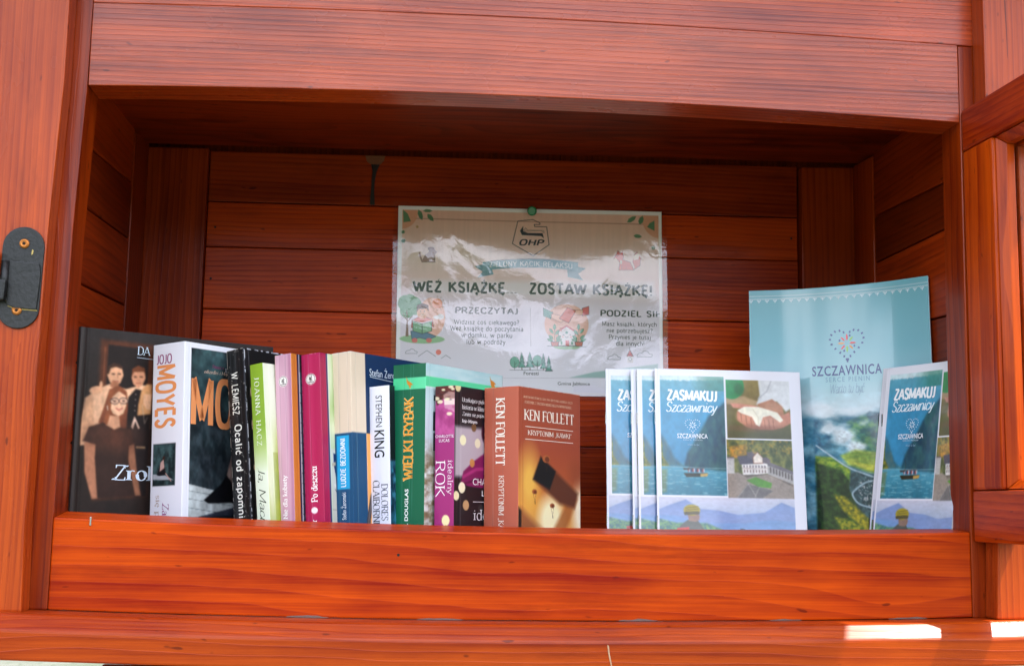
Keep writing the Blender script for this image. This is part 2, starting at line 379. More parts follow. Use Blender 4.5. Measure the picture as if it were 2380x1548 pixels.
# ------------------------------------------------------------------ lettering
# pen skeletons: cap height 10, x-height 6.6; "~" marks a smoothed stroke
GL = {
'A': (8, "0,0 4,10;4,10 8,0;1.5,3.4 6.5,3.4"), 'B': (7, "1,0 1,10;~1,10 4,10 6,8.9 6,6.5 4,5.3 1,5.3;~3.6,5.3 6.7,4.3 6.7,1.2 4.2,0 1,0"),
'C': (8, "~7.4,8 6,9.7 3.5,9.9 1.2,8 .8,5 1.2,2 3.5,.1 6,.3 7.4,2"), 'D': (8, "1,0 1,10;~1,10 4.3,9.9 7,8 7.4,5 7,2 4.3,.1 1,0"),
'E': (6.5, "1,0 1,10;1,10 6,10;1,5.2 5,5.2;1,0 6.2,0"), 'F': (6, "1,0 1,10;1,10 6,10;1,5.2 5,5.2"),
'G': (8.4, "~7.4,8 6,9.7 3.5,9.9 1.2,8 .8,5 1.2,2 3.5,.1 6,.3 7.4,1.6;7.4,1.4 7.4,4.4;5.4,4.4 7.6,4.4"), 'H': (8.4, "1,0 1,10;7.4,0 7.4,10;1,5.2 7.4,5.2"),
'I': (3, "1.5,0 1.5,10"), 'J': (4.5, "~3.4,10 3.4,2 2.4,.2 .6,0"), 'K': (8, "1,0 1,10;7,10 1,4.2;2.8,5.8 7.6,0"), 'L': (6.4, "1,0 1,10;1,0 6.2,0"),
'M': (10.4, "1,0 1,10;1,10 5.2,1.2;5.2,1.2 9.4,10;9.4,10 9.4,0"), 'N': (8.6, "1,0 1,10;1,10 7.6,0;7.6,0 7.6,10"),
'O': (8.8, "~4.4,10 1.8,9 .8,5 1.8,1 4.4,0 7,1 8,5 7,9 4.4,10"), 'P': (7, "1,0 1,10;~1,10 4.2,10 6.4,8.8 6.4,6 4.2,4.8 1,4.8"),
'R': (7.8, "1,0 1,10;~1,10 4.2,10 6.3,8.8 6.3,6.2 4.2,5 1,5;4,5 7.4,0"), 'S': (6.6, "~5.8,8.4 4.2,9.9 2,9.7 .9,7.9 1.8,6.1 4.6,4.6 5.9,2.8 5,.6 2.8,0 .8,1.6"),
'T': (7.6, "3.8,0 3.8,10;.4,10 7.2,10"), 'U': (8.4, "~1,10 1,2.4 2.6,.2 4.4,0 6.4,.3 7.4,2.6 7.4,10"), 'W': (11.6, ".2,10 3.2,0;3.2,0 5.8,9;5.8,9 8.4,0;8.4,0 11.4,10"),
'Y': (7.8, ".4,10 3.9,4.8;7.4,10 3.9,4.8;3.9,4.8 3.9,0"), 'Z': (7, ".8,10 6.4,10;6.4,10 .6,0;.6,0 6.6,0"),
'a': (6, "~1,5.6 2.6,6.6 4.4,6 4.8,4.4 4.8,.6 5.8,.2;~4.8,3.8 2,3.4 .8,1.8 1.8,.1 3.6,.4 4.8,1.8"), 'b': (6.4, "1,0 1,10;~1,4.8 2.6,6.5 4.6,6.2 5.6,3.4 4.6,.4 2.6,0 1,1.4"),
'c': (5.4, "~4.8,5.4 3.2,6.6 1.4,5.6 .8,3.3 1.4,.9 3.2,0 4.9,1.1"), 'd': (6.4, "5.4,0 5.4,10;~5.4,4.8 3.8,6.5 1.8,6.2 .8,3.4 1.8,.4 3.8,0 5.4,1.4"),
'e': (5.6, "~1,3.5 4.8,3.7 4.2,6 3,6.6 1.4,5.6 .8,3.3 1.4,.9 3.2,0 4.9,1.1"), 'g': (6.2, "5.2,6.5 5.2,-1;~5.2,-1 4,-3 1,-2.4;~5.2,4.8 3.8,6.5 1.8,6.2 .8,3.4 1.8,.4 3.8,0 5.2,1.4"),
'h': (6.6, "1,0 1,10;~1,4.6 2.8,6.5 4.8,6.2 5.6,4.4 5.6,0"), 'i': (2.8, "1.4,0 1.4,6.6;1.4,8.6 1.4,9.2"), 'j': (3, "~1.8,6.6 1.8,-1.6 .2,-2.8;1.8,8.6 1.8,9.2"),
'k': (6, "1,0 1,10;5,6.5 1,2.8;2.4,4.1 5.6,0"), 'l': (2.8, "1.4,0 1.4,10"), 'm': (9.8, "1,0 1,6.6;~1,4.8 2.6,6.5 4.2,6.2 4.9,4.6 4.9,0;~4.9,4.8 6.5,6.5 8.1,6.2 8.8,4.6 8.8,0"),
'n': (6.6, "1,0 1,6.6;~1,4.6 2.8,6.5 4.8,6.2 5.6,4.4 5.6,0"), 'o': (6.4, "~3.2,6.6 1.4,5.6 .8,3.3 1.4,1 3.2,0 5,1 5.6,3.3 5,5.6 3.2,6.6"),
'p': (6.4, "1,-3 1,6.6;~1,4.8 2.6,6.5 4.6,6.2 5.6,3.4 4.6,.4 2.6,0 1,1.4"), 'r': (4.4, "1,0 1,6.6;~1,4.2 2.4,6.4 4.2,6.2"),
's': (5, "~4.3,5.3 2.6,6.6 1,5.4 1.6,3.9 3.6,2.9 4.3,1.4 2.8,0 .7,.9"), 't': (4, "~1.6,8.8 1.6,1.4 2.2,.2 3.8,.3;.3,6.5 3.6,6.5"),
'u': (6.6, "~1,6.6 1,2 2,.2 3.8,.2 5.4,1.8;5.4,6.6 5.4,0"), 'v': (5.8, ".4,6.6 2.9,0;2.9,0 5.4,6.6"), 'w': (8.6, ".3,6.6 2.3,0;2.3,0 4.3,6;4.3,6 6.3,0;6.3,0 8.3,6.6"),
'y': (5.8, ".4,6.6 3,0;~5.4,6.6 3,0 2,-2.4 .4,-2.8"), 'z': (5.4, ".8,6.5 4.8,6.5;4.8,6.5 .6,0;.6,0 5,0"),
'.': (2.4, "1.2,0 1.2,.5"), ',': (2.4, "1.4,.6 .8,-1.4"), '„': (4.4, "1.4,.6 .8,-1.4;3.2,.6 2.6,-1.4"), '”': (4.4, "1.4,10 .8,8;3.2,10 2.6,8"), '1': (5, "2.8,0 2.8,10;2.8,10 1,8.4"),
'9': (6, "~5.2,7 4.4,4.8 2.4,4.6 1,6.4 1.2,9 3.2,10 5,8.8 5.3,6 4.4,1.6 1.6,0"), '4': (6.4, "4.4,0 4.4,10;4.4,10 .6,3;.6,3 6,3"), ' ': (4, ""), '?': (5.4, "~.8,8.4 2.6,10 4.6,8.6 4.2,6.4 2.7,5 2.6,3;2.6,0 2.6,1"), '!': (2.6, "1.3,3 1.3,10;1.3,0 1.3,1"),
}
ACC = {'Ż': 'Z', 'ż': 'z', 'ś': 's', 'ć': 'c', 'ó': 'o', 'ę': 'e', 'ą': 'a', 'ł': 'l', 'Ś': 'S', 'ź': 'z', 'Ź': 'Z', 'Ą': 'A', 'Ę': 'E'}
def smooth_pts(P, n=5):
    P = np.array(P); Q = np.vstack([2 * P[0] - P[1], P, 2 * P[-1] - P[-2]])
    if np.hypot(*(P[0] - P[-1])) < 1e-6: Q[0] = P[-2]; Q[-1] = P[1]
    out = []
    for i in range(1, len(Q) - 2):
        a, b, c, d = Q[i - 1], Q[i], Q[i + 1], Q[i + 2]
        for t in np.arange(n) / n:
            out.append(0.5 * ((2 * b) + (-a + c) * t + (2 * a - 5 * b + 4 * c - d) * t * t + (-a + 3 * b - 3 * c + d) * t ** 3))
    out.append(Q[-2]); return np.array(out)

def pen_text(text, thick=1.5, thin=0.6, serif=True, shear=0.0, joined=False, space=0.6, even=False):
    V, F = [], []
    def quad(p):
        n = len(V); V.extend([tuple(q) for q in p]); F.append(tuple(range(n, n + len(p))))
    def stroke(P):
        wd = []
        for i in range(len(P)):
            a, b = P[max(i - 1, 0)], P[min(i + 1, len(P) - 1)]
            e = b - a; L = np.hypot(*e) + 1e-9
            k = abs(e[1]) / L
            if even: wd.append((thin + (thick - thin) * k, np.array([-e[1], e[0]]) / L)); continue
            if not joined and e[0] * e[1] > 0 and k < 0.985: k *= 0.35      # rising diagonals stay thin
            wd.append((thin + (thick - thin) * k ** 1.5, np.array([-e[1], e[0]]) / L))
        for i in range(len(P) - 1):
            (w0, n0), (w1, n1) = wd[i], wd[i + 1]
            quad([P[i] - n0 * w0 / 2, P[i + 1] - n1 * w1 / 2, P[i + 1] + n1 * w1 / 2, P[i] + n0 * w0 / 2])
    x = 0.0; prev = None
    for ch in text:
        base = ACC.get(ch, ch)
        w, spec = GL[base]
        for s in [q for q in spec.split(';') if q]:
            sm = s[0] == '~'
            P = np.array([[float(t) for t in p.split(',')] for p in s.lstrip('~').split()]) + [x, 0]
            if sm: P = smooth_pts(P)
            stroke(P)
            if serif and base.isalpha():
                for e, o in ((P[0], P[1]), (P[-1], P[-2])):
                    d = e - o; L = np.hypot(*d) + 1e-9
                    edge = min(abs(e[1] - q) for q in (0, 10, 6.6, -3))
                    if abs(d[1]) / L > 0.8 and edge < 0.15:
                        h = thin * 0.9; sg = 1 if e[1] > o[1] else -1; r = 1.15 + thick * 0.45
                        yy = e[1]; quad([(e[0] - r, yy), (e[0] + r, yy), (e[0] + thick * .5, yy - sg * h * 1.7), (e[0] - thick * .5, yy - sg * h * 1.7)])
                    elif abs(d[0]) / L > 0.95 and base in 'EFTLZz' and edge < 0.15:
                        sg = 1 if e[1] < 3 else -1; sx = 1 if d[0] > 0 else -1
                        quad([(e[0], e[1]), (e[0], e[1] + sg * 2.0), (e[0] - sx * .35, e[1] + sg * 2.0), (e[0] - sx * 1.0, e[1])])
                if base in 'Cc' :
                    e = P[0]; quad([(e[0] - .2, e[1] + 1.2), (e[0] + .25, e[1] + 1.2), (e[0] + .25, e[1] - 1), (e[0] - .2, e[1] - .6)])
        if ch in 'Żż': yy = 11.6 if ch == 'Ż' else 8.4; quad([(x + w/2 - .7, yy), (x + w/2 + .7, yy), (x + w/2 + .7, yy + 1.3), (x + w/2 - .7, yy + 1.3)])
        if ch in 'śćóźŚŹ': yy = 7.6 if ch.islower() else 11; quad([(x + w/2 - .5, yy), (x + w/2 + .3, yy), (x + w/2 + 1.6, yy + 1.9), (x + w/2 + .6, yy + 1.9)])
        if ch in 'ęąĘĄ': stroke(smooth_pts([(x + w - 1.6, 0), (x + w - 2.4, -1.3), (x + w - 1, -2)]))
        if ch == 'ł': stroke(np.array([(x + .1, 4.2), (x + 2.8, 6.2)]))
        if joined and ch.islower():
            if prev: stroke(smooth_pts([(x - 1.2, .3), (x - .2, .6), (x + .9, 3.2)]))
            prev = True
        else: prev = False
        x += w + (0 if joined else space)
    V = np.array(V, float)
    V[:, 0] += V[:, 1] * shear
    return V, F

FONTC = {}
def sans_text(text, offset=0.0, shear=0.0, spacing=1.0):
    key = (text, offset, shear, spacing)
    if key in FONTC: return FONTC[key]
    cu = bpy.data.curves.new("lettering", 'FONT')
    cu.body = text; cu.offset = offset; cu.shear = shear; cu.space_character = spacing; cu.resolution_u = 3; cu.size = 1.0
    o = bpy.data.objects.new("lettering", cu); COL.objects.link(o)
    dg = bpy.context.evaluated_depsgraph_get()
    me = o.evaluated_get(dg).to_mesh()
    V = np.array([v.co[:2] for v in me.vertices]); F = [tuple(p.vertices) for p in me.polygons]
    o.evaluated_get(dg).to_mesh_clear()
    bpy.data.objects.remove(o); bpy.data.curves.remove(cu)
    FONTC[key] = (V, F)
    return V, F

def lettering(name, words, pos, mat, parent, off=0.00016, umax=1e9):
    """all the words printed on one surface, as one thin layer of ink"""
    AV, AF, AC = [], [], []
    n = 0
    for wi, (style, text, u0, v0, u1, v1, col, rot, kw) in enumerate(words):
        kw = dict(kw); arc = kw.pop('arc', 0.0)
        if style == 'sans': V, F = sans_text(text, **kw)
        elif style == 'serif': V, F = pen_text(text, **kw)
        elif style == 'block': V, F = pen_text(text, serif=False, even=True, **kw)
        elif style == 'script': V, F = pen_text(text, serif=False, joined=True, **{'thick': .9, 'thin': .5, 'shear': .25, **kw})
        else: V, F = np.array(text, float), kw['faces']                     # ready made outlines in mm
        V = V.copy()
        if style != 'shape':
            mn, mx = V.min(0), V.max(0); V = (V - mn) / (mx - mn)
            s, t = V[:, 0], V[:, 1]
            if rot == 0: U_, V_ = u0 + s * (u1 - u0), v1 - t * (v1 - v0)
            elif rot == -90: U_, V_ = u0 + t * (u1 - u0), v0 + s * (v1 - v0)     # reads downwards
            else: U_, V_ = u1 - t * (u1 - u0), v1 - s * (v1 - v0)                # reads upwards
            if arc: V_ = V_ + arc * ((s - .5) * 2) ** 2
        else: U_, V_ = V[:, 0], V[:, 1]
        F = [f for f in F if max(U_[list(f)]) <= umax]
        x, y, z = pos(U_, V_, off + wi * 0.000012)
        AV.append(np.stack([x, y, z], -1)); AF += [tuple(i + n for i in f) for f in F]
        AC.append(np.tile(np.append(srgb(col), 1.0), (len(V), 1))); n += len(V)
    if not AV: return None
    me = bpy.data.meshes.new(name)
    me.from_pydata(np.vstack(AV).tolist(), [], AF)
    ca = me.color_attributes.new("ink", 'FLOAT_COLOR', 'POINT')
    ca.data.foreach_set("color", np.vstack(AC).astype(np.float32).ravel())
    o = link_mesh(name, me, mat, parent); o['kind'] = 'stuff'
    return o

def shape(art, polys, col):
    V, F = [], []
    for p in polys:
        F.append(tuple(range(len(V), len(V) + len(p)))); V += list(p)
    art.words.append(('shape', V, 0, 0, 0, 0, col, 0, {'faces': F}))

def blob(cu, cv, ru, rv, rot=0, n=12):
    c, s = math.cos(math.radians(rot)), math.sin(math.radians(rot))
    return [(cu + ru * math.cos(a) * c - rv * math.sin(a) * s, cv + ru * math.cos(a) * s + rv * math.sin(a) * c) for a in np.linspace(0, 2 * math.pi, n, endpoint=False)]

def leaf(cu, cv, l, w, rot):
    c, s = math.cos(math.radians(rot)), math.sin(math.radians(rot))
    P = [(-l/2, 0), (-l/5, w/2), (l/5, w/2.2), (l/2, 0), (l/5, -w/2.2), (-l/5, -w/2)]
    return [(cu + x * c - y * s, cv + x * s + y * c) for x, y in P]

def heart_logo(art, cu, cv, size, main, petals):
    """heart of small paired leaves round an eight-petalled flower"""
    polys = []
    for i in range(26):
        t = (i + .5) / 26 * 2 * math.pi
        x = 16 * math.sin(t) ** 3; y = -(13 * math.cos(t) - 5 * math.cos(2 * t) - 2 * math.cos(3 * t) - math.cos(4 * t))
        if abs(x) < 1.0 and y < 0: continue
        a = math.degrees(math.atan2(y + 1, x))
        for da in (-32, 32): polys.append(leaf(cu + x / 34 * size, cv + (y - 1) / 34 * size, size * .085, size * .035, a + da))
    shape(art, polys, main)
    for k in range(8):
        a = k * 45 - 90; r = size * .16
        if k % 2 == 0 or petals is None:
            shape(art, [leaf(cu + r * math.cos(math.radians(a)), cv - size * .03 + r * math.sin(math.radians(a)), size * .2, size * .055, a)], petals[k // 2] if petals else main)
        else:
            shape(art, [leaf(cu + r * math.cos(math.radians(a)), cv - size * .03 + r * math.sin(math.radians(a)), size * .17, size * .05, a)], petals[(k // 2 + 2) % 4])
# ------------------------------------------------------------------ wood finishes
W_BEAM = wood("pine_beam_wood", 'x', rings=210, wave=0.18, contrast=1.0, fibre=520, coat=0.62, rough=0.32, coat_rough=0.26, bump=0.6, coat_ior=1.7, knots=0.25, light=(0.5400, 0.0718, 0.0050), dark=(0.1700, 0.0101, 0.0030))
W_PANEL = wood("pine_panel_wood", 'x', rings=70, wave=0.24, contrast=1.0, knots=0.15, fibre=420, coat=0.08, rough=0.4, bump=0.22, slope=0.03, sharp=0.35, light=(0.6360, 0.0739, 0.0015), dark=(0.2650, 0.0101, 0.0018))
W_LEDGE = wood("pine_ledge_wood", 'x', knots=0.8, rings=110, wave=0.5, contrast=1.0, fibre=300, coat=0.32, rough=0.4, coat_rough=0.22, bump=0.45, light=(0.4884, 0.0653, 0.0022), dark=(0.2368, 0.0161, 0.0015))
W_POST = wood("pine_post_wood", 'z', knots=0.6, rings=190, wave=0.25, contrast=1.0, fibre=420, coat=0.45, rough=0.35, coat_rough=0.24, bump=0.4, light=(0.4594, 0.0652, 0.0052), dark=(0.2223, 0.0195, 0.0029))
W_STILE = wood("pine_frame_wood", 'z', rings=120, wave=0.4, contrast=1.0, fibre=350, coat=0.35, rough=0.35, light=(0.3650, 0.0421, 0.0021), dark=(0.1404, 0.0085, 0.0014))
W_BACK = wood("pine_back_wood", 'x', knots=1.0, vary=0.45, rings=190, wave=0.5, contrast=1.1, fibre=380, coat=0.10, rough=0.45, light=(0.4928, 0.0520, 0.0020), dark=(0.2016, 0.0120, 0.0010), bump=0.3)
W_BACKV = wood("pine_corner_wood", 'z', rings=150, wave=0.35, contrast=1.0, fibre=380, coat=0.10, rough=0.45, light=(0.2964, 0.0328, 0.0016), dark=(0.1248, 0.0078, 0.0008))  # tone lowered to carry the dimness of the inner corners
W_SIDE = wood("pine_side_wood", 'y', knots=1.0, vary=0.45, rings=140, wave=0.5, contrast=1.0, fibre=380, coat=0.10, rough=0.45, light=(0.2592, 0.0274, 0.0014), dark=(0.1080, 0.0072, 0.0007))  # shade along the inner side walls is put into this darker colour
W_CEIL = wood("pine_ceiling_wood", 'x', rings=60, wave=1.2, contrast=0.8, fibre=120, coat=0.08, rough=0.5, light=(0.2720, 0.0272, 0.0017), dark=(0.0595, 0.0034, 0.0008))  # colour taken down for the shade under the ceiling
W_DOOR = wood("pine_door_wood", 'z', knots=0.5, rings=120, wave=0.3, contrast=1.3, fibre=330, coat=0.25, rough=0.35, light=(0.5130, 0.0665, 0.0029), dark=(0.2090, 0.0123, 0.0019), bump=0.3)
W_RAIL = wood("pine_rail_wood", 'y', rings=160, wave=0.4, contrast=1.0, fibre=330, coat=0.25, rough=0.35, light=(0.46, 0.050, 0.003), dark=(0.20, 0.011, 0.002), bump=0.3)
M_BLACK = plain("black_painted_metal", (13, 15, 16), rough=0.5, coat=0.06, mottle=0.6, mscale=240, bump=0.8)
M_BRASS = plain("yellow_zinc_screw", (196, 122, 56), rough=0.35, metal=0.7, mottle=0.6, mscale=900)
M_DARK = plain("dark_recess", (20, 14, 10), rough=0.8)
M_CHIP = plain("yellow_paint_chip", (196, 170, 96), rough=0.6, mottle=0.5, mscale=800)
M_FILL = plain("grey_filler", (116, 92, 84), rough=0.5, coat=0.4, mottle=0.6, mscale=500, bump=0.5)
M_PAPER = plain("page_paper", (224, 216, 196), rough=0.75, mottle=0.08, mscale=200)
M_WHITE = plain("white_paper", (232, 232, 236), rough=0.5, coat=0.3)
M_STEEL = plain("staple_steel", (190, 190, 190), rough=0.25, metal=1.0)
M_KNOT = plain("pale_knot_wood", (128, 70, 34), rough=0.6, mottle=0.6, mscale=180, bump=0.5)
M_RESIN = plain("dark_resin", (20, 5, 3), rough=0.4, coat=0.15, mottle=0.3, mscale=200)
M_INK = print_mat("glossy_print", rough=0.42, coat=0.26, coat_rough=0.1)
M_INKM = print_mat("satin_print", rough=0.55, coat=0.10, coat_rough=0.3)
M_INKD = print_mat("dark_matt_print", rough=0.6, coat=0.1, coat_rough=0.3)
M_INKB = print_mat("brochure_print", rough=0.35, coat=1.0, coat_rough=0.09, bump=0.1, bscale=14.0)

def lathe(name, prof, mat, seg=24):
    """profile of (radius, depth) turned about -y"""
    bm = bmesh.new(); rings = []
    for r, d in prof:
        rings.append([bm.verts.new((r * math.cos(2 * math.pi * k / seg), -d, r * math.sin(2 * math.pi * k / seg))) for k in range(seg)])
    for a, b in zip(rings, rings[1:]):
        for k in range(seg): bm.faces.new((a[k], a[(k+1) % seg], b[(k+1) % seg], b[k]))
    bm.faces.new(rings[-1]); bm.faces.new(rings[0][::-1])
    return obj_bm(name, bm, mat, smooth=False)

GZ = -1.15
# ------------------------------------------------------------------ ground and far hills
def ground():
    m, nt, bsdf = nodes_of("pale_paving")
    tc = N(nt, "ShaderNodeTexCoord"); br = N(nt, "ShaderNodeTexBrick")
    br.inputs["Scale"].default_value = 2.2; br.inputs["Color1"].default_value = (0.085, 0.09, 0.06, 1); br.inputs["Color2"].default_value = (0.11, 0.112, 0.08, 1)
    br.inputs["Mortar"].default_value = (0.07, 0.08, 0.045, 1); br.inputs["Mortar Size"].default_value = 0.03
    nt.links.new(tc.outputs["Object"], br.inputs["Vector"])
    n = N(nt, "ShaderNodeTexNoise"); n.inputs["Scale"].default_value = 0.9; n.inputs["Detail"].default_value = 5
    nt.links.new(tc.outputs["Object"], n.inputs["Vector"])
    c = mixc(nt, ramp(nt, n.outputs[0], [(0.4, (0,)*3), (0.6, (1,)*3)]), br.outputs[0], (0.055, 0.07, 0.03))
    nt.links.new(c, bsdf.inputs["Base Color"]); bsdf.inputs["Roughness"].default_value = 0.85
    bm = bmesh.new(); vs = [bm.verts.new(p) for p in ((-600,-600,GZ),(600,-600,GZ),(600,600,GZ),(-600,600,GZ))]; bm.faces.new(vs)
    tag(obj_bm("ground", bm, m), "pale paved ground under the cabinet", kind="structure")
    mh, nt, bsdf = nodes_of("wooded_slope")
    tc = N(nt, "ShaderNodeTexCoord"); n = N(nt, "ShaderNodeTexNoise"); n.inputs["Scale"].default_value = 0.12; n.inputs["Detail"].default_value = 8
    nt.links.new(tc.outputs["Object"], n.inputs["Vector"])
    nt.links.new(mixc(nt, n.outputs[0], (0.02, 0.05, 0.015), (0.10, 0.14, 0.04)), bsdf.inputs["Base Color"]); bsdf.inputs["Roughness"].default_value = 0.9
    bm = bmesh.new(); rows = []
    for j, (r, k) in enumerate(((70, 0.0), (110, 0.75), (150, 1.0), (220, 0.6))):
        row = []
        for i in range(121):
            a = math.radians(180 + i * 1.5)
            hgt = 22.5 + 2.5 * math.sin(i * .35) + 2.5 * math.sin(i * .83 + 1) + 1.5 * random.random()
            row.append(bm.verts.new((r * math.cos(a), r * math.sin(a), GZ + (hgt * k if k else -0.3))))
        rows.append(row)
    for a, b in zip(rows, rows[1:]):
        for i in range(120): bm.faces.new((a[i], a[i+1], b[i+1], b[i]))
    tag(obj_bm("hills", bm, mh, smooth=True), "dark wooded hills mirrored in the laminated poster", kind="structure")
ground()

# ------------------------------------------------------------------ the cabinet
ROOT = Vector((0.39, 0.17, GZ))
cab = empty("book_cabinet", ROOT)
tag(cab, "open reddish brown varnished wooden book cabinet with one glazed door swung open", "cabinet")
def part(o, label=None):
    o.parent = cab; o.location = -ROOT
    if label: o["label"] = label
    return o

def sweep(name, xs, prof, mat, bev=0.001):
    """a board along x whose section prof(x) -> [(y, z), ...] may bow a little"""
    bm = bmesh.new(); rings = [[bm.verts.new((x, y, z)) for y, z in prof(x)] for x in xs]
    n = len(rings[0])
    bm.faces.new(rings[0]); bm.faces.new(rings[-1][::-1])
    for a, b in zip(rings, rings[1:]):
        for i in range(n): bm.faces.new((a[i], b[i], b[(i+1) % n], a[(i+1) % n]))
    bevel(bm, bev)
    return obj_bm(name, bm, mat)

def curve(pts):
    px = [p[0] for p in pts]; py = [p[1] for p in pts]
    return lambda x: float(np.interp(x, px, py))
def quadfit(pts):
    c = np.polyfit([p[0] for p in pts], [p[1] for p in pts], 2); return lambda x: float(np.polyval(c, x))
beam_lo = quadfit([(0.0038, .3712), (.2136, .3762), (.3715, .3786), (.5326, .3777), (.7812, .3710)])
seam_z = quadfit([(.0043, .4455), (.206, .4503), (.376, .4508), (.5819, .4487), (.7896, .4445)])
pan_hi = quadfit([(-.0013, .0025), (.2273, -.0038), (.3782, -.0044), (.5321, -.0034), (.7796, .0022)])
pan_bk = quadfit([(.0015, .0072), (.2253, .0012), (.3814, .0004), (.5411, .0002), (.7841, .0049)])
led_z = quadfit([(-.0006, -.0728), (.2303, -.0774), (.3794, -.0775), (.532, -.0763), (.7792, -.0711)])
XS = [0.0 + .78 * i / 12 for i in range(13)]

part(sweep("header_beam", [.0045] + XS[1:-1] + [.7812], lambda x: [(-.0006, beam_lo(x)), (-.0006, seam_z(x) - .0001), (.04, seam_z(x) - .0001), (.04, beam_lo(x) + .0006)], W_BEAM, .0007))
part(sweep("upper_board", [.0045] + XS[1:] + [.7962], lambda x: [(-.0002, seam_z(x) + .0001), (-.0002, .574), (.04, .574), (.04, seam_z(x) + .0001)], W_BEAM, .0005))
part(sweep("lower_panel", [-.0012] + XS[1:-1] + [.7795], lambda x: [(0, led_z(x) + .0006), (0, pan_hi(x)), (.04, pan_bk(x)), (.04, led_z(x) + .0006)], W_PANEL, .0014))
LX = [-.13, -.06] + XS + [.84, .90, .96]
part(sweep("ledge", LX, lambda x: [(.045, led_z(x)), (-.034, led_z(x)), (-.046, led_z(x) - .0122), (-.046, led_z(x) - .0352), (.045, led_z(x) - .0352)], W_LEDGE, .0016))
part(xz("frame_stile", [(-.06, -.0725), (-.0014, -.0725), (-.0013, .0025), (-.0006, .2435), (.0038, .3714), (.0042, .4459), (.0042, .574), (-.06, .574)], 0.0, .04, W_STILE, bev=.0015))
part(xz("frame_stile", [(.7798, -.0710), (.85, -.0695), (.85, .444), (.7820, .444), (.7816, .3707), (.7798, .0022)], 0.0, .04, W_STILE, bev=.0012))
part(xz("post", [(-.13, -.0705), (-.0152, -.0728), (-.0172, .0028), (-.0142, .2378), (-.0092, .3665), (-.0092, .574), (-.13, .574)], -.024, -.0004, W_POST, bev=.0018))
part(xz("post", [(.7905, -.0702), (.90, -.068), (.90, .574), (.7955, .574), (.7952, .3902), (.7930, .0018)], -.024, -.0004, W_POST, bev=.0018))

# inside: back planks between two corner boards, side planks, ceiling, shelf
seams = [(.4075, .4158), (.3493, .3548), (.2979, .3040), (.2280, .2312), (.157, .159), (.0843, .0855), (.0307, .0320), (-.046, -.046)]
for i in range(7):
    (a0, a1), (b0, b1) = seams[i], seams[i + 1]
    dy = (0, .0008, -.0004, .0006, 0, .0007, -.0003)[i]; g = .0005
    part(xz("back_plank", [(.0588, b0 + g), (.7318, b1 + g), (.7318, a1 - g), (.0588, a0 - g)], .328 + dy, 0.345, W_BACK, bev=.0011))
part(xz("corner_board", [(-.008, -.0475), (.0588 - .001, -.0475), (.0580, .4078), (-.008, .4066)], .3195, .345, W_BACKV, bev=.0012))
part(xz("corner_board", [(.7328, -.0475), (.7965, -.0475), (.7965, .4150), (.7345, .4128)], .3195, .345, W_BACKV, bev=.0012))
def yz(name, pts, x0, x1, mat, bev=.0015):
    return loft(name, [(x0, y, z) for y, z in pts], [(x1, y, z) for y, z in pts], mat, None, bev)
ls = [(.405, .420), (.3325, .3480), (.2775, .2880), (.2075, .2175), (.137, .143), (.066, .070), (.0, .002), (-.047, -.047)]
for (a0, a1), (b0, b1) in zip(ls, ls[1:]):
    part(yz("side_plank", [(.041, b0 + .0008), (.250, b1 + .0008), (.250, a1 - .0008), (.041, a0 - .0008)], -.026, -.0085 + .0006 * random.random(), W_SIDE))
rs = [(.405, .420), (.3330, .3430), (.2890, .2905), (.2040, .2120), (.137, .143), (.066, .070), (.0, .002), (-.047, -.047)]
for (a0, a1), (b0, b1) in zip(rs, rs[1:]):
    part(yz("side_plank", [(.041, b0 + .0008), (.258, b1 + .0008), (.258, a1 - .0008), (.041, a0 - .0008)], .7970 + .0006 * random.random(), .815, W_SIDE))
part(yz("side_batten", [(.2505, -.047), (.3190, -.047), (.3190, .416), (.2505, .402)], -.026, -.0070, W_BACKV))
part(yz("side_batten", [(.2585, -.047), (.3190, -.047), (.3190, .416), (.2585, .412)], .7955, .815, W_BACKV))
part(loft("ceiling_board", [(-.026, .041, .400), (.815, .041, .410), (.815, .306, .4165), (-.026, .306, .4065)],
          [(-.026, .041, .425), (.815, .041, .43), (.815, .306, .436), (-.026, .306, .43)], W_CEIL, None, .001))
part(box("shelf_board", -.026, .815, .0405, .3185, -.068, -.048, W_BACK))
part(box("leak_stop_back", -.044, .833, .3455, .358, -.068, .47, W_BACKV))  # unseen board added to stop light leaking through the plank gaps
part(box("leak_stop_side", -.044, -.0265, .0405, .345, -.068, .47, W_BACKV))  # unseen, added against light leaking in on the left
part(box("leak_stop_side", .8155, .833, .0405, .345, -.068, .47, W_BACKV))  # same on the right, unseen and only there against light leaks
part(box("leak_stop_top", -.044, .833, .0405, .36, .4705, .486, W_BACK))  # unseen lid added to keep light out from above
part(box("roof_board", -.26, 0.950, -.172, .46, .5755, .605, W_RAIL, bev=.003))
for xa, xb in ((.058, .150), (.575, .662)):
    P = [(xa + .018, GZ), (xb, GZ), (xb, -.1135), (xa - .010, -.1135), (xa, -.122), (xa + .012, -.150), (xa + .018, -.19)]
    part(xz("support_leg", P, -.02, .10, W_POST, bev=.002))

# knot and resin run on the top back plank
def flat(name, pts, y, th, mat):
    return xz(name, pts, y - th, y + .0005, mat, bev=.0003)
part(flat("knot", [(.2315, .4085), (.2335, .4020), (.2375, .3990), (.2440, .3978), (.2490, .3990), (.2530, .4035), (.2540, .4092)], .3280, .0010, M_KNOT))
part(flat("resin_run", [(.2385, .3986), (.2480, .3984), (.2450, .3905), (.2432, .3800), (.2428, .3680), (.2440, .3520), (.2385, .3515), (.2390, .3640), (.2396, .3800), (.2402, .3905)], .3278, .0013, M_RESIN))
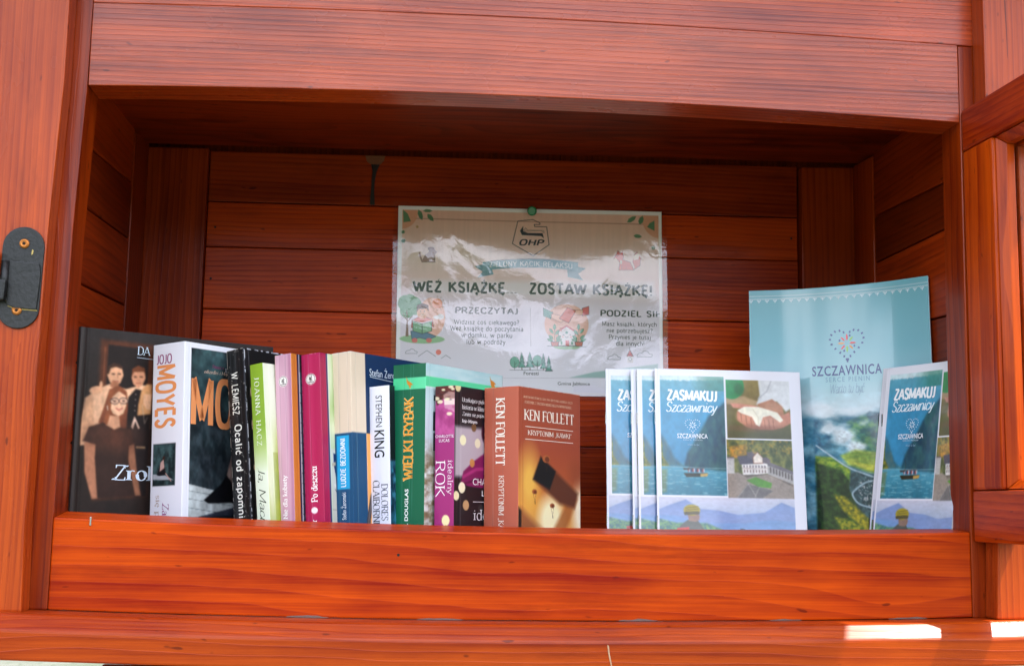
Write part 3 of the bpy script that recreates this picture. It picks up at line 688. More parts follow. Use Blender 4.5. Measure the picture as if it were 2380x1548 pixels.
# squeezed filler in the joint over the ledge, and a scrape on its face
def smear(x0, x1, zc, hgt, y, mat, n=9, seed=0, name="filler_smear"):
    r = random.Random(seed); up, dn = [], []
    for i in range(n):
        t = i / (n - 1); w = math.sin(math.pi * min(max(t, .04), .96)) * hgt * (0.5 + r.random())
        up.append((x0 + (x1 - x0) * t, zc(x0 + (x1 - x0) * t) + w)); dn.append((x0 + (x1 - x0) * t, zc(x0 + (x1 - x0) * t) - .0003))
    return part(xz(name, up + dn[::-1], y - .0006, y + .0004, mat, bev=0))
for k, (a, b, h) in enumerate(((.192, .226, .0016), (.300, .338, .0010), (.470, .503, .0014), (.600, .628, .0009), (.705, .738, .0013))):
    smear(a, b, lambda x: led_z(x) + .0008, h, 0.0, M_FILL, seed=k)
part(xz("scrape", [(.4530, -.0915), (.4543, -.0922), (.4550, -.0985), (.4562, -.1040), (.4572, -.1090), (.4562, -.1088), (.4548, -.1030), (.4538, -.0980)], -.0466, -.0455, plain("bare_scrape", (214, 168, 130), rough=.7, mottle=.8, mscale=900), bev=0))

hole = part(lathe("nail_hole_shade", [(.0012, 0), (.0012, .0004)], M_DARK, 12)); hole.location = Vector((.2828, .0002, -.0243)) - ROOT  # dark disc on the panel, coloured for the shade in the hole
nick = part(box("bent_staple", -.0007, .0007, -.0008, .0004, -.0035, .0035, M_STEEL, bev=.0003)); nick.location = Vector((.0290, -.0003, -.0005)) - ROOT
for nx, nz_ in ((.068, .320), (.066, .262), (.724, .330), (.722, .268), (.0665, .110), (.7235, .120)):
    o = part(lathe("nail_head", [(.0013, 0), (.0012, .0004), (.0007, .0006)], M_DARK, 10)); o.location = Vector((nx, .3276, nz_)) - ROOT
# latch plate on the left post
def stadium(cx, z0, z1, r, tilt=0.0, n=12):
    P = []
    for k in range(n + 1):
        a = math.pi * k / n; P.append((cx + r * math.cos(a) + tilt * (z1 - z0), z1 - r + r * math.sin(a)))
    for k in range(n + 1):
        a = math.pi + math.pi * k / n; P.append((cx + r * math.cos(a), z0 + r + r * math.sin(a)))
    return P
latch = part(xz("latch_plate", stadium(-.0335, .1545, .2395, .0168, .012), -.0264, -.0240, M_BLACK, bev=.0006), "black painted latch plate with chipped edges on the left post")
def sub(o, par):
    o.parent = par; return o
sub(xz("latch_tongue", [(-.0475, .1785), (-.0440, .1785), (-.0420, .1735), (-.0360, .1712), (-.0185, .1702), (-.0168, .1990), (-.0185, .2090), (-.0445, .2105), (-.0470, .2070)], -.0282, -.0264, M_BLACK, bev=.0007), latch)
sub(xz("latch_hook", [(-.0600, .1760), (-.0430, .1765), (-.0420, .1935), (-.0600, .1945)], -.0350, -.0284, M_BLACK, bev=.0016), latch)
sub(xz("latch_hook", [(-.0620, .196), (-.0505, .196), (-.0502, .2150), (-.0520, .2185), (-.0620, .2190)], -.0340, -.0266, M_BLACK, bev=.0015), latch)
tube = bmesh.new(); bmesh.ops.create_cone(tube, cap_ends=True, segments=16, radius1=.0032, radius2=.0032, depth=.030, matrix=Matrix.Translation((-.0452, -.0285, .1950)))
sub(obj_bm("latch_barrel", tube, M_BLACK, smooth=True), latch)
for (sx, sz) in ((-.0318, .2252), (-.0342, .1697)):
    s = sub(lathe("screw", [(.0040, 0), (.0040, .0010), (.0034, .0016), (.0026, .0019), (.0019, .0017)], M_BRASS), latch); s.location = (sx, -.0262, sz)
    for k in range(3):
        b = sub(box("screw_slot_shade", -.0014, .0014, -.00205, -.0016, -.00035, .00035, M_DARK, bev=0), s); b.rotation_euler = (0, math.radians(60 * k + 15), 0)  # dark bars on the head, coloured for the shade inside the slots
for k, (cx, cz) in enumerate(((-.0187, .1960), (-.0183, .1925), (-.0250, .2180), (-.0460, .2040))):
    sub(xz("paint_chip", [(cx - .0007, cz - .0022), (cx + .0006, cz - .0012), (cx + .0009, cz + .0018), (cx - .0002, cz + .0026)], -.0268 if k != 3 else -.0268, -.0262, M_CHIP, bev=0), latch)
sub(xz("paint_chip", [(-.0440, .1778), (-.0415, .1728), (-.0360, .1704), (-.0180, .1694), (-.0180, .1701), (-.0358, .1712), (-.0408, .1738), (-.0430, .1785)], -.0271, -.0262, M_CHIP, bev=0), latch)

# the glazed door, swung open towards the right
DOOR_P = Vector((.7814, -.002, 0)); AD = math.radians(-86.3)
SD = Vector((math.cos(AD), math.sin(AD), 0)); ND = Vector((-math.sin(AD), math.cos(AD), 0))
def dp(s, n, z): return DOOR_P + SD * s + ND * n + Vector((0, 0, z))
door = part(empty("door"), "glazed wooden door swung fully open on the right"); door.empty_display_size = .05
def dbox(name, s0, s1, n0, n1, z0, z1, mat, bev=.002):
    A = [dp(s0, n0, z0), dp(s1, n0, z0), dp(s1, n0, z1), dp(s0, n0, z1)]; B = [dp(s0, n1, z0), dp(s1, n1, z0), dp(s1, n1, z1), dp(s0, n1, z1)]
    return sub(loft(name, A, B, mat, None, bev), door)
DW = .772
W_BEAD = W_POST  # bead by the hinge stile, same finish as the posts
dbox("door_stile", .0006, .0515, .0004, .046, .0388, .3425, W_DOOR, .0025)
dbox("door_stile", DW - .052, DW, .0004, .046, .0388, .3425, W_DOOR, .0025)
dbox("door_rail", 0, DW, 0, .046, .3430, .3815, W_RAIL, .003)
dbox("door_rail", 0, DW, 0, .026, -.0060, .0383, W_RAIL, .003)
def mould(P, name="door_moulding"):
    return sub(loft(name, P[:4], P[4:], W_DOOR, None, .0006), door)
mi, mo, n0, n1 = .0523, .0605, .0035, .0165
mould([dp(mi, n0, .0395), dp(mo, n0 + .006, .0395 + .0075), dp(mo, n1, .0395 + .0075), dp(mi, n1, .0395), dp(mi, n0, .3418), dp(mo, n0 + .006, .3418 - .0075), dp(mo, n1, .3418 - .0075), dp(mi, n1, .3418)])
mould([dp(mi + .001, n0, .3420), dp(mo + .001, n0 + .006, .3345), dp(mo + .001, n1, .3345), dp(mi + .001, n1, .3420), dp(DW - mi, n0, .3420), dp(DW - mo, n0 + .006, .3345), dp(DW - mo, n1, .3345), dp(DW - mi, n1, .3420)])
mould([dp(mi + .001, n0, .0393), dp(mo + .001, n0 + .006, .0468), dp(mo + .001, n1, .0468), dp(mi + .001, n1, .0393), dp(DW - mi, n0, .0393), dp(DW - mo, n0 + .006, .0468), dp(DW - mo, n1, .0468), dp(DW - mi, n1, .0393)])
dbox("glazing_bead", .0521, .0590, .0205, .0450, .0475, .3335, W_BEAD, .0008)
dbox("glazing_bead", .0600, DW - .06, .0205, .0450, .3338, .3422, W_RAIL, .0008)
dbox("glazing_bead", .0600, DW - .06, .0205, .0450, .0390, .0472, W_RAIL, .0008)
for zz in (.100, .235):
    o = sub(lathe("bead_nail", [(.0011, 0), (.0011, .0005), (.0006, .0008)], M_BRASS, 10), door); o.location = dp(.0589, .033, zz)
mg, nt, bsdf = nodes_of("window_glass")
nt.nodes.remove(bsdf)
tr = N(nt, "ShaderNodeBsdfTransparent"); tr.inputs[0].default_value = (.93, .96, .94, 1); gl = N(nt, "ShaderNodeBsdfGlossy"); gl.inputs["Roughness"].default_value = 0.02
mx = N(nt, "ShaderNodeMixShader")
nt.links.new(front_fresnel(nt, 1.5), mx.inputs[0]); nt.links.new(tr.outputs[0], mx.inputs[1]); nt.links.new(gl.outputs[0], mx.inputs[2]); nt.links.new(mx.outputs[0], nt.nodes["Material Output"].inputs[0])
dbox("glass_pane", .0535, DW - .0535, .0170, .0202, .0405, .3405, mg, 0)
# ------------------------------------------------------------------ books
FLOOR = -.0478
def make_book(name, C, yaw, t, w, lean, label, front, spine, mat=None, hard=False, res=0.75):
    """C: top corner where spine and front cover meet; spine faces -x, cover faces -y in the book's own frame"""
    mat = mat or M_INK
    a, th = math.radians(yaw), math.radians(lean)
    zroot = FLOOR + t * math.sin(th)
    h = (C[2] - zroot) / math.cos(th)
    n = Vector((-math.sin(a), math.cos(a), 0))
    base = Vector(C) - n * (h * math.sin(th)); base.z = zroot
    root = empty(name, base, (-th, 0, a))
    tag(root, label, "book", "books standing on the shelf")
    H, Wd, T = h * 1000, w * 1000, t * 1000
    af = Art(Wd, H, res); front(af)
    asp = Art(T, H, min(res, T / 24)); spine(asp)
    hinge = 7.0 if hard else 6.0
    amp, wid = (.0012, 1.6) if hard else (.00035, .5)
    pf = lambda U, V, off: (U / 1000, -off + amp * np.exp(-((U - hinge) / wid) ** 2), h - V / 1000)
    bul = .0015 if hard else .0004
    ps = lambda U, V, off: (-off - bul * np.sin(math.pi * np.clip(U / T, 0, 1)), t - U / 1000, h - V / 1000)
    fc = grid_obj("front_cover", af, pf, mat, root); sp = grid_obj("spine", asp, ps, mat, root)
    for o in (fc, sp):
        s = o.modifiers.new("thickness", 'SOLIDIFY'); s.thickness = .0004 if not hard else .002; s.offset = -1
    if af.words: lettering("cover_lettering", af.words, pf, mat, fc)
    if asp.words: lettering("spine_lettering", asp.words, ps, mat, sp)
    k = .004 if hard else .0006
    box("page_block", .0008, w - k, (.0024 if hard else .0009), t - .0026 if hard else t - .0009, k, h - k, M_PAPER, root, bev=.0002)
    c = af.c[af.ny // 2, 2]
    box("back_cover", .0006, w - .0002, t - .0006 if not hard else t - .0022, t - .0001, .0002, h - .0002, plain("back_cover_" + name, tuple(c), rough=.4, coat=.3), root, bev=.0001)
    return root, h

def crease(a, seed=0, n=3, col=(255, 255, 255), amt=.18):
    """faint reading creases running the length of a spine"""
    r = random.Random(seed)
    for i in range(n):
        x = a.w * r.uniform(.15, .85); P = [(x + r.uniform(-.3, .3), v) for v in np.linspace(-2, a.h + 2, 9)]
        a.line(P, .35, col, .3, amt); a.line([(u + .45, v) for u, v in P], .3, (0, 0, 0), .3, amt * .8)

def edge_wear(a, col, width=.5, amount=.7, seed=1, top=True, left=True, right=False):
    n = a.noise(3.0, 3.0, 2, seed)
    m = np.zeros(a.U.shape)
    if top: m = np.maximum(m, (a.V < width))
    if left: m = np.maximum(m, (a.U < width))
    if right: m = np.maximum(m, (a.U > a.w - width))
    a.blend(m * (n > 1 - amount), col)

# photo book: four young people in front of a dark doorway
SK, SK2 = (222, 165, 128), (172, 110, 78)
def photo_front(a):
    a.grad(0, 0, a.w, a.h, [(0, (44, 38, 38)), (.35, (34, 24, 20)), (1, (42, 30, 26))])
    K = lambda x, y: ((x - 105) / 7.6, (y - 42 - (x - 105) * .09) / 8.1)
    k = lambda *p: [K(*q) for q in p]
    a.poly(k((250, 130), (640, 170), (640, 1300), (255, 1300)), (84, 44, 26), 4)
    a.poly(k((305, 170), (605, 205), (605, 900), (305, 900)), (30, 20, 18), 1)
    a.line(k((283, 190), (283, 800)), .6, (140, 80, 50), 1)
    # man on the left, white shirt, arm over the shoulder of the other man
    a.poly(k((150, 760), (165, 560), (240, 500), (330, 460), (450, 500), (560, 470), (625, 480), (560, 560), (470, 600), (330, 900), (150, 900)), (228, 178, 142), 1.2)
    a.poly(k((148, 700), (170, 560), (215, 530), (235, 760), (150, 900)), (200, 150, 115), 2)
    a.ell(*K(237, 505), 6.5, 3.6, SK, .6, rot=-12); a.ell(*K(268, 465), 1.5, 3.2, SK, .4)
    a.poly(k((318, 330), (410, 335), (425, 400), (405, 455), (372, 478), (330, 450), (308, 395)), SK, .8)
    a.poly(k((350, 430), (395, 455), (395, 500), (330, 480)), SK2, 1)
    a.poly(k((305, 385), (312, 330), (350, 305), (400, 320), (425, 370), (412, 352), (370, 335), (330, 345), (318, 390)), (62, 38, 26), .6)
    for x in (352, 395): a.ell(*K(x, 388), 1.6, .6, (60, 36, 26), .3)
    a.line(k((360, 440), (393, 442)), .7, (150, 70, 60), .4); a.line(k((380, 392), (386, 422)), .5, SK2, .4)
    # man on the right, black shirt
    a.poly(k((470, 560), (520, 500), (600, 520), (640, 560), (640, 900), (470, 900)), (24, 18, 18), 1)
    a.poly(k((490, 370), (580, 370), (588, 420), (570, 470), (535, 492), (500, 465), (485, 420)), (212, 148, 112), .8)
    a.poly(k((484, 410), (486, 350), (530, 325), (578, 345), (588, 405), (575, 372), (500, 372)), (110, 60, 34), .6)
    for x in (512, 555): a.ell(*K(x, 410), 1.6, .6, (60, 36, 26), .3)
    a.line(k((520, 458), (552, 458)), .7, (150, 74, 60), .4)
    for y in (540, 580, 625, 660): a.ell(*K(522, y), .6, .5, (200, 180, 170), .3)
    # blonde woman on the far right
    a.poly(k((560, 520), (600, 465), (640, 470), (640, 800), (540, 780), (545, 620)), (208, 150, 100), 1.5)
    a.poly(k((580, 540), (640, 540), (640, 660), (605, 655), (582, 610)), (230, 178, 140), .8)
    a.poly(k((520, 700), (640, 690), (640, 1300), (545, 1300), (500, 800)), (32, 24, 24), 1)
    a.poly(k((500, 780), (522, 700), (565, 790), (555, 800), (530, 740), (515, 800)), (226, 190, 170), .6)
    a.line(k((575, 620), (598, 760), (620, 710)), .4, (210, 190, 170), .3)
    a.rect(*K(545, 925), *K(615, 945), (190, 150, 110), .5, .8)
    # woman with glasses in front, dark t-shirt
    a.poly(k((330, 500), (400, 472), (455, 520), (470, 620), (468, 790), (430, 795), (400, 700), (300, 760), (265, 740), (300, 620)), (124, 66, 42), 1.2)
    a.poly(k((175, 880), (255, 890), (270, 1100), (310, 1290), (250, 1290), (190, 1100)), (176, 118, 88), 1.2)
    a.poly(k((490, 900), (530, 900), (560, 1100), (600, 1290), (545, 1290), (500, 1080)), (150, 98, 72), 1.5)
    a.poly(k((165, 870), (200, 770), (300, 740), (430, 785), (500, 800), (530, 910), (495, 920), (490, 1010), (560, 1290), (290, 1290), (255, 1000), (255, 900)), (50, 30, 24), 1.2)
    a.ell(*K(380, 850), 22, 12, (94, 52, 36), 14, .7)
    a.poly(k((335, 690), (410, 700), (425, 780), (380, 795), (320, 760)), (206, 150, 116), 1)
    a.poly(k((345, 540), (400, 515), (450, 550), (458, 620), (440, 680), (405, 700), (365, 680), (338, 630)), (234, 184, 148), .7)
    a.poly(k((322, 640), (330, 520), (390, 478), (440, 505), (390, 520), (352, 560), (345, 680), (330, 760), (300, 740)), (140, 78, 48), .8)
    for x in (372, 436): a.ell(*K(x, 587), 4.4, 3.0, (40, 30, 34), .3); a.ell(*K(x, 587), 3.8, 2.4, (222, 176, 146), .3); a.ell(*K(x, 588), 1.4, .7, (70, 46, 40), .3)
    a.line(k((345, 575), (360, 580)), .6, (40, 30, 34), .3)
    a.line(k((385, 640), (405, 655), (432, 640)), .9, (170, 70, 66), .4); a.line(k((410, 590), (418, 622)), .5, (190, 130, 100), .4)
    a.line(k((322, 622), (326, 650)), .8, (230, 220, 210), .3)
    a.photo(a.U > 3, .10, 51, 6, 9); a.photo(a.U > 3, .07, 52, 1.6, 2.2); a.soften(a.U > 3, 3)
    a.grad(0, 0, 2.4, a.h, [(0, (66, 60, 60)), (1, (54, 46, 44))]); a.rect(2.4, 0, 2.9, a.h, (96, 90, 90), .3, .8)
    a.word('serif', "DA", 54, 12.5, 67.5, 20.5, (215, 232, 248), thick=1.3, thin=.5)
    a.word('serif', "N", 69.5, 13, 76, 21, (215, 232, 248), thick=1.3, thin=.5)
    shape(a, [[(54, 22.8), (54, 23.2), (90, 24.4), (90, 24)]], (205, 220, 240))
    a.word('serif', "Zrob", 36, 121.5, 82, 135.5, (222, 236, 252), thick=2.0, thin=.6)
def photo_spine(a): a.grad(0, 0, a.w, a.h, [(0, (60, 54, 54)), (1, (58, 46, 42))])

def moyes_front(a):
    a.rect(-1, -1, a.w + 1, a.h + 1, (238, 238, 248))
    m = a.clip(8, 5, a.w, a.h)
    a.tex(m, (24, 34, 40), (64, 92, 96), 14, 18, 3)
    a.tex(m * (a.V > 60) * .7, (16, 22, 28), (58, 66, 74), 5, 8, 4)
    a.poly([(8, 128), (80, 140), (80, 175), (8, 160)], (196, 204, 206), .6)
    for v in (134, 141, 149): a.line([(8, v), (90, v + 9)], .35, (80, 92, 98), .3)
    a.poly([(20, 157), (80, 145), (90, 152), (30, 166)], (50, 56, 70), .6); a.poly([(8, 158), (90, 154), (90, 205), (8, 205)], (24, 30, 38), 1)
    a.poly([(26, 142), (46, 128), (55, 118), (76, 124), (86, 148), (60, 144), (32, 145)], (14, 15, 20), .7)
    a.poly([(68, 90), (78, 92), (84, 135), (66, 131), (54, 119), (60, 100)], (178, 150, 142), 1.2)
    a.poly([(66, 120), (76, 122), (80, 132), (70, 131)], (176, 120, 108), .6)
    a.tex(((a.sdf([(68, 90), (78, 92), (84, 135), (66, 131), (54, 119), (60, 100)]) < 0)) * .6, (196, 168, 158), (110, 86, 88), 3, 9, 6)
    a.photo(a.clip(8, 5, a.w, a.h), .16, 53, 5, 7); a.soften(a.clip(8.5, 5.5, a.w, a.h), 1)
    a.word('serif', "Powieść o ", 34, 18, 48, 21.5, (150, 50, 110)); a.word('serif', "Lou Clark", 50, 20, 74, 23.5, (220, 214, 220))
    a.word('serif', "odszedłeś i Mojego serca", 24, 23.5, 70, 27.6, (222, 190, 170), shear=.2)
    a.word('block', "MO", 8.5, 30, 62, 77, (240, 152, 96), thick=2.5, thin=1.3, space=1.6)
def moyes_spine(a):
    a.rect(-1, -1, a.w + 1, a.h + 1, (238, 238, 248))
    a.rect(2.5, 91, a.w - 9, 129, (26, 44, 48), .4); a.tex(a.clip(3, 92, a.w - 9.5, 128), (18, 34, 38), (66, 94, 96), 5, 6, 2)
    a.poly([(3, 118), (20, 120), (30, 124), (3, 123)], (170, 176, 184), .4); a.poly([(8, 119), (13, 110), (18, 112), (21, 119), (12, 120)], (16, 16, 22), .4)
    a.poly([(12, 116), (13, 108), (17, 105), (18, 113)], (198, 160, 152), .4); a.ell(17, 104, 1.5, 1.8, (60, 34, 26), .3); a.line([(20, 118), (27, 125)], .9, (196, 150, 138), .3)
    a.word('block', "JOJO", 5, 9.5, 25, 18.4, (150, 44, 108), thick=1.9, thin=1.2, space=1)
    a.word('block', "MOYES", 3.6, 19.5, 31.5, 77, (240, 152, 92), -90, thick=2.2, thin=1.9, space=1.4)
    a.word('serif', "Zanim", 16.5, 144, 25, 172, (150, 60, 130), -90); a.word('serif', "się pojawiłeś", 6, 137, 14, 190, (190, 168, 158), -90)

def lem_front(a):
    a.rect(-1, -1, a.w + 1, a.h + 1, (18, 19, 21)); a.grad(0, 0, 7, a.h, [(0, (34, 34, 38)), (1, (14, 14, 16))], 'u')
    for v0, v1 in ((30, 51), (60, 81), (90, 99.5), (102.5, 115.5), (121, 147)):
        c = (246, 212, 176); a.ell(15, (v0 + v1) / 2, 9, (v1 - v0) / 2, c, .4) if v0 < 80 or v0 == 102.5 else a.rect(7.4, v0, 22, v1, c, .4)
        for q in range(2): a.line([(9 + q, v0 + 5 + q * 5), (11, v0 + 4 + q * 5), (12, v0 + 6 + q * 5), (14, v0 + 4.5 + q * 5)], .35, (40, 34, 34), .2)
    edge_wear(a, (188, 190, 200), .8, .45, 3); a.rect(5.6, 0, 6.1, a.h, (140, 144, 154), .2, .6)
def lem_spine(a):
    a.rect(-1, -1, a.w + 1, a.h + 1, (14, 15, 17)); edge_wear(a, (196, 190, 180), .7, .5, 4); a.rect(a.w - 1.6, 0, a.w, a.h, (70, 76, 92), .6, .5)
    crease(a, 77)
    sp = a.noise(1.6, 2.2, 2, 9); a.blend((sp > .80) * .5, (180, 176, 168))
    f = a.w
    a.word('block', "W. LEMIESZ", .22 * f, 21, .62 * f, 60, (224, 222, 214), -90, thick=1.6, thin=1.5, space=1.2)
    a.word('block', "Ocalić od zapomnienia", .20 * f, 69, .70 * f, 172, (230, 228, 220), -90, thick=1.7, thin=1.5, space=1.3)
def hacz_front(a):
    a.grad(0, 0, a.w, a.h, [(0, (222, 230, 200)), (.25, (206, 220, 170)), (.5, (150, 172, 40)), (1, (128, 140, 30))])
    a.ell(20, 18, 18, 34, (236, 240, 226), 18, .8); a.ell(4, 90, 8, 60, (232, 238, 220), 9, .85); a.tex(a.clip(8, 80, a.w, a.h) * .35, (150, 160, 30), (92, 112, 24), 12, 16, 3)
def hacz_spine(a):
    a.grad(0, 0, a.w, a.h, [(0, (134, 168, 40)), (.30, (138, 172, 60)), (.40, (176, 200, 120)), (.52, (226, 236, 214)), (1, (220, 232, 210))])
    f = a.w
    a.word('serif', "JOANNA HACZ", .30 * f, 12, .68 * f, 74, (240, 244, 232), -90, thick=1.4, thin=.7, space=3.2)
    a.word('script', "Ja, Maciejka", .12 * f, 93, .78 * f, 162, (44, 60, 34), -90, thick=.8, thin=.35)
def griffin(a, v, c):
    f = a.w / 2
    a.ell(f, v, a.w * .27, 5.0, (236, 228, 224), .3); a.ell(f, v, a.w * .23, 4.5, (40, 30, 34), .3); a.ell(f, v, a.w * .215, 4.2, (240, 234, 230), .3)
    for p in ([(-.6, 2), (0, -1), (1, -3), (1.6, -1.2), (.8, 0), (2, 1.6), (.6, 1.2), (.4, 2.6)], [(-2.6, 1), (-1.8, -2), (-.4, -1), (-1.2, 1.4)]):
        a.poly([(f + x * a.w / 26, v - .4 + y) for x, y in p], (30, 24, 28), .25)
    a.rect(f - a.w * .14, v + 2.3, f + a.w * .14, v + 2.8, (60, 50, 54), .2)
def pink_spine(a):
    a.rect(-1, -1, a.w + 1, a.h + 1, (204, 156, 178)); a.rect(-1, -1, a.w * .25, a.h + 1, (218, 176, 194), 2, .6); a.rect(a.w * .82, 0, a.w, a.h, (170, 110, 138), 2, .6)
    crease(a, 26)
    edge_wear(a, (222, 190, 170), .5, .5, 5); griffin(a, 24.5, 0)
    a.word('serif', "Nie dla kobiety", .30 * a.w, 108, .66 * a.w, 147, (244, 236, 240), 90, thick=1.9, thin=1.1)
    a.ell(a.w / 2, 152, 3.2, 2.6, (240, 230, 236), .3)
def pink_front(a):
    a.rect(-1, -1, a.w + 1, a.h + 1, (22, 46, 62)); a.rect(-1, -1, 8, a.h + 1, (196, 116, 44)); a.rect(8, -1, 10.4, a.h + 1, (26, 30, 66)); a.rect(10.4, -1, 11.4, a.h + 1, (236, 232, 236)); a.rect(0, 0, .8, a.h, (222, 150, 90), .3, .7)
    a.rect(11.4, 0, 40, 16, (14, 16, 22), 1)
    for v in range(4, 60, 5): a.line([(13, v), (24, v + .6)], .3, (70, 92, 96), .2)
    for v in range(35, 200, 9): a.line([(11.6, v), (40, v + 2)], .9, (10, 24, 36), .4)
    a.ell(22, 60, 4, 5, (110, 140, 150), 2, .6)
def crim_spine(a):
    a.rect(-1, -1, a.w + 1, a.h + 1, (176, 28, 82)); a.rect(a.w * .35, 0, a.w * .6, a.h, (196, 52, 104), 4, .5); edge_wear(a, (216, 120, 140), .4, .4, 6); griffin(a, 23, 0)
    crease(a, 16)
    a.word('serif', "Po deszczu", .34 * a.w, 101, .70 * a.w, 133, (250, 240, 244), 90, thick=2.0, thin=1.2)
    a.ell(a.w / 2, 140, 3.6, 2.8, (250, 240, 244), .3)
    a.word('serif', "Utwór wybór", .34 * a.w, 148, .70 * a.w, 190, (250, 240, 244), 90, thick=2.0, thin=1.2)
def crim_front(a):
    a.rect(-1, -1, a.w + 1, a.h + 1, (190, 206, 150)); a.ell(20, 40, 6, 30, (110, 160, 70), 8, .8); a.ell(14, 20, 4, 24, (214, 224, 196), 6, .9); a.ell(16, 70, 5, 14, (214, 224, 190), 6)
    a.rect(12, 86, a.w, a.h, (206, 204, 192), 2); a.poly([(15, 90), (30, 92), (34, 130), (28, 134), (20, 122), (15, 100)], (28, 50, 96), .6)
    a.line([(14, 100), (30, 96)], 3, (186, 172, 148), .4); a.line([(16, 118), (30, 134)], 1.8, (226, 222, 214), .4); a.line([(16, 122), (30, 138)], .5, (30, 40, 70), .3)
    for v in (140, 152, 165): a.line([(12, v), (40, v + 1)], .5, (140, 134, 120), .3)
    a.rect(-1, -1, 8.4, a.h + 1, (164, 26, 74)); a.rect(8.4, -1, 10.6, a.h + 1, (34, 30, 88)); a.rect(10.6, -1, 11.4, a.h + 1, (238, 238, 240))
def zer_spine(a):
    a.rect(-1, -1, a.w + 1, 73, (220, 200, 178)); a.rect(-1, 73, a.w + 1, a.h + 1, (18, 74, 114)); edge_wear(a, (236, 226, 210), .4, .5, 7)
    crease(a, 80)
    a.rect(.20 * a.w, 75.5, .84 * a.w, 123, (32, 160, 214))
    a.word('block', "LUDZIE BEZDOMNI", .38 * a.w, 78, .66 * a.w, 121, (236, 246, 252), 90, thick=1.9, thin=1.5, space=1.4)
    a.word('sans', "Stefan Żeromski", .36 * a.w, 126, .64 * a.w, 150, (226, 236, 244), 90)
def zer_front(a):
    a.rect(-1, -1, a.w + 1, a.h + 1, (14, 48, 88)); a.rect(-1, -1, 20, 73, (224, 204, 182)); a.rect(-1, 73, 20, a.h + 1, (18, 72, 112)); a.rect(20, 73, a.w + 1, a.h + 1, (238, 166, 92))
    a.rect(19.9, 73, 20.3, a.h, (236, 226, 200)); a.rect(6.5, 0, 6.8, a.h, (180, 170, 160), .2, .5)
    a.line([(38, 108), (26, 130), (21, 150), (19, 175)], 5, (62, 54, 58), .8); a.line([(38, 108), (26, 130), (21, 150), (19, 175)], 1.4, (110, 98, 96), .6)
    a.poly([(26, 150), (40, 128), (60, 140), (60, 175), (28, 160)], (206, 176, 164), .5, line=(70, 50, 50), lw=.4)
    a.word('sans', "Stefan Żeromski", 26, 11, 78, 20, (216, 228, 240)); shape(a, [[(26.5, 20.6), (26.5, 21.2), (88, 24.6), (88, 24.0)]], (200, 214, 228))
def king_spine(a):
    a.rect(-1, -1, a.w + 1, a.h + 1, (230, 230, 244)); a.rect(.5 * a.w, 0, .52 * a.w, a.h, (214, 214, 230), .5, .6)
    f = a.w
    a.word('sans', "STEPHEN", .32 * f, 8.5, .64 * f, 37, (40, 42, 50), -90); a.word('sans', "KING", .24 * f, 40, .74 * f, 64.5, (22, 22, 26), -90, offset=.012)
    a.word('serif', "DOLORES", .56 * f, 88, .88 * f, 121, (58, 66, 84), -90); a.word('serif', "CLAIBORNE", .14 * f, 85, .48 * f, 126, (58, 66, 84), -90)
def king_front(a):
    a.grad(0, 0, a.w, a.h, [(0, (22, 32, 38)), (.38, (12, 18, 26)), (.42, (40, 80, 120)), (.6, (30, 70, 100)), (.8, (20, 130, 160)), (1, (16, 90, 120))])
    a.tex((a.V > 68) * .75, (10, 24, 44), (70, 150, 180), 3, 7, 8, .3, .75); shape(a, [[(16, 39.3), (16, 40.1), (21, 40.3), (21, 39.5)]], (230, 234, 240))
def ryb_spine(a):
    a.rect(-1, -1, a.w + 1, a.h + 1, (14, 98, 68)); a.grad(0, 12.2, a.w, 22.6, [(0, (62, 196, 136)), (1, (100, 214, 160))], 'u')
    crease(a, 10)
    f = a.w; ee = lambda *p: [(x * f, v) for x, v in p]
    a.poly(ee((.40, 11), (.46, 15), (.56, 17), (.62, 19), (.54, 19.6), (.56, 21), (.52, 22.6), (.50, 19.8), (.44, 18), (.42, 14)), (206, 128, 36), .3)
    a.word('serif', "WIELKI RYBAK", .34 * f, 29.6, .66 * f, 105.5, (232, 206, 130), 90, thick=2.2, thin=1.2); a.word('serif', "WIELKI RYBAK", .35 * f, 30.2, .65 * f, 105, (228, 148, 40), 90, thick=1.9, thin=0.9)
    a.word('sans', "Lloyd C. DOUGLAS", .42 * f, 112, .56 * f, 163, (236, 244, 238), 90, offset=.025)
def ryb_front(a):
    a.grad(0, 0, a.w, a.h, [(0, (178, 206, 210)), (.2, (200, 218, 226)), (.4, (188, 200, 206)), (.7, (180, 180, 168)), (1, (150, 140, 110))])
    a.tex(a.clip(0, 0, a.w, 12) * .5, (160, 200, 208), (206, 220, 222), 20, 5, 3); a.tex((a.V > 66) * np.clip((a.V - 66) / 30, 0, .85), (220, 224, 222), (112, 92, 60), 9, 5, 4, .35, .7)
    a.rect(-1, 11.5, a.w + 1, 21, (88, 206, 150)); a.rect(-1, 21, a.w + 1, 21.8, (226, 238, 234))
    K = lambda x, y: ((x - 320) / 5.05, (y - 228 - (x - 320) * .12) / 8.3)
    a.poly([K(835, 312), K(845, 340), K(872, 356), K(888, 375), K(872, 380), K(885, 402), K(850, 402), K(842, 370)], (206, 128, 36), .3)
    for v0, v1, u in ((28, 33, 12), (43, 60, 11.4), (62, 78, 12)): shape(a, [[(u, v0), (u, v1), (u + 4, v1), (u + 4, v0)]], (44, 56, 60))
    a.word('serif', "WIELKI", 16, 42, 60, 60, (44, 56, 60), thick=2.4, thin=1); a.word('serif', "RYBAK", 16, 62, 60, 79, (44, 56, 60), thick=2.4, thin=1)
    a.rect(6, 0, 6.4, a.h, (150, 170, 176), .2, .5)
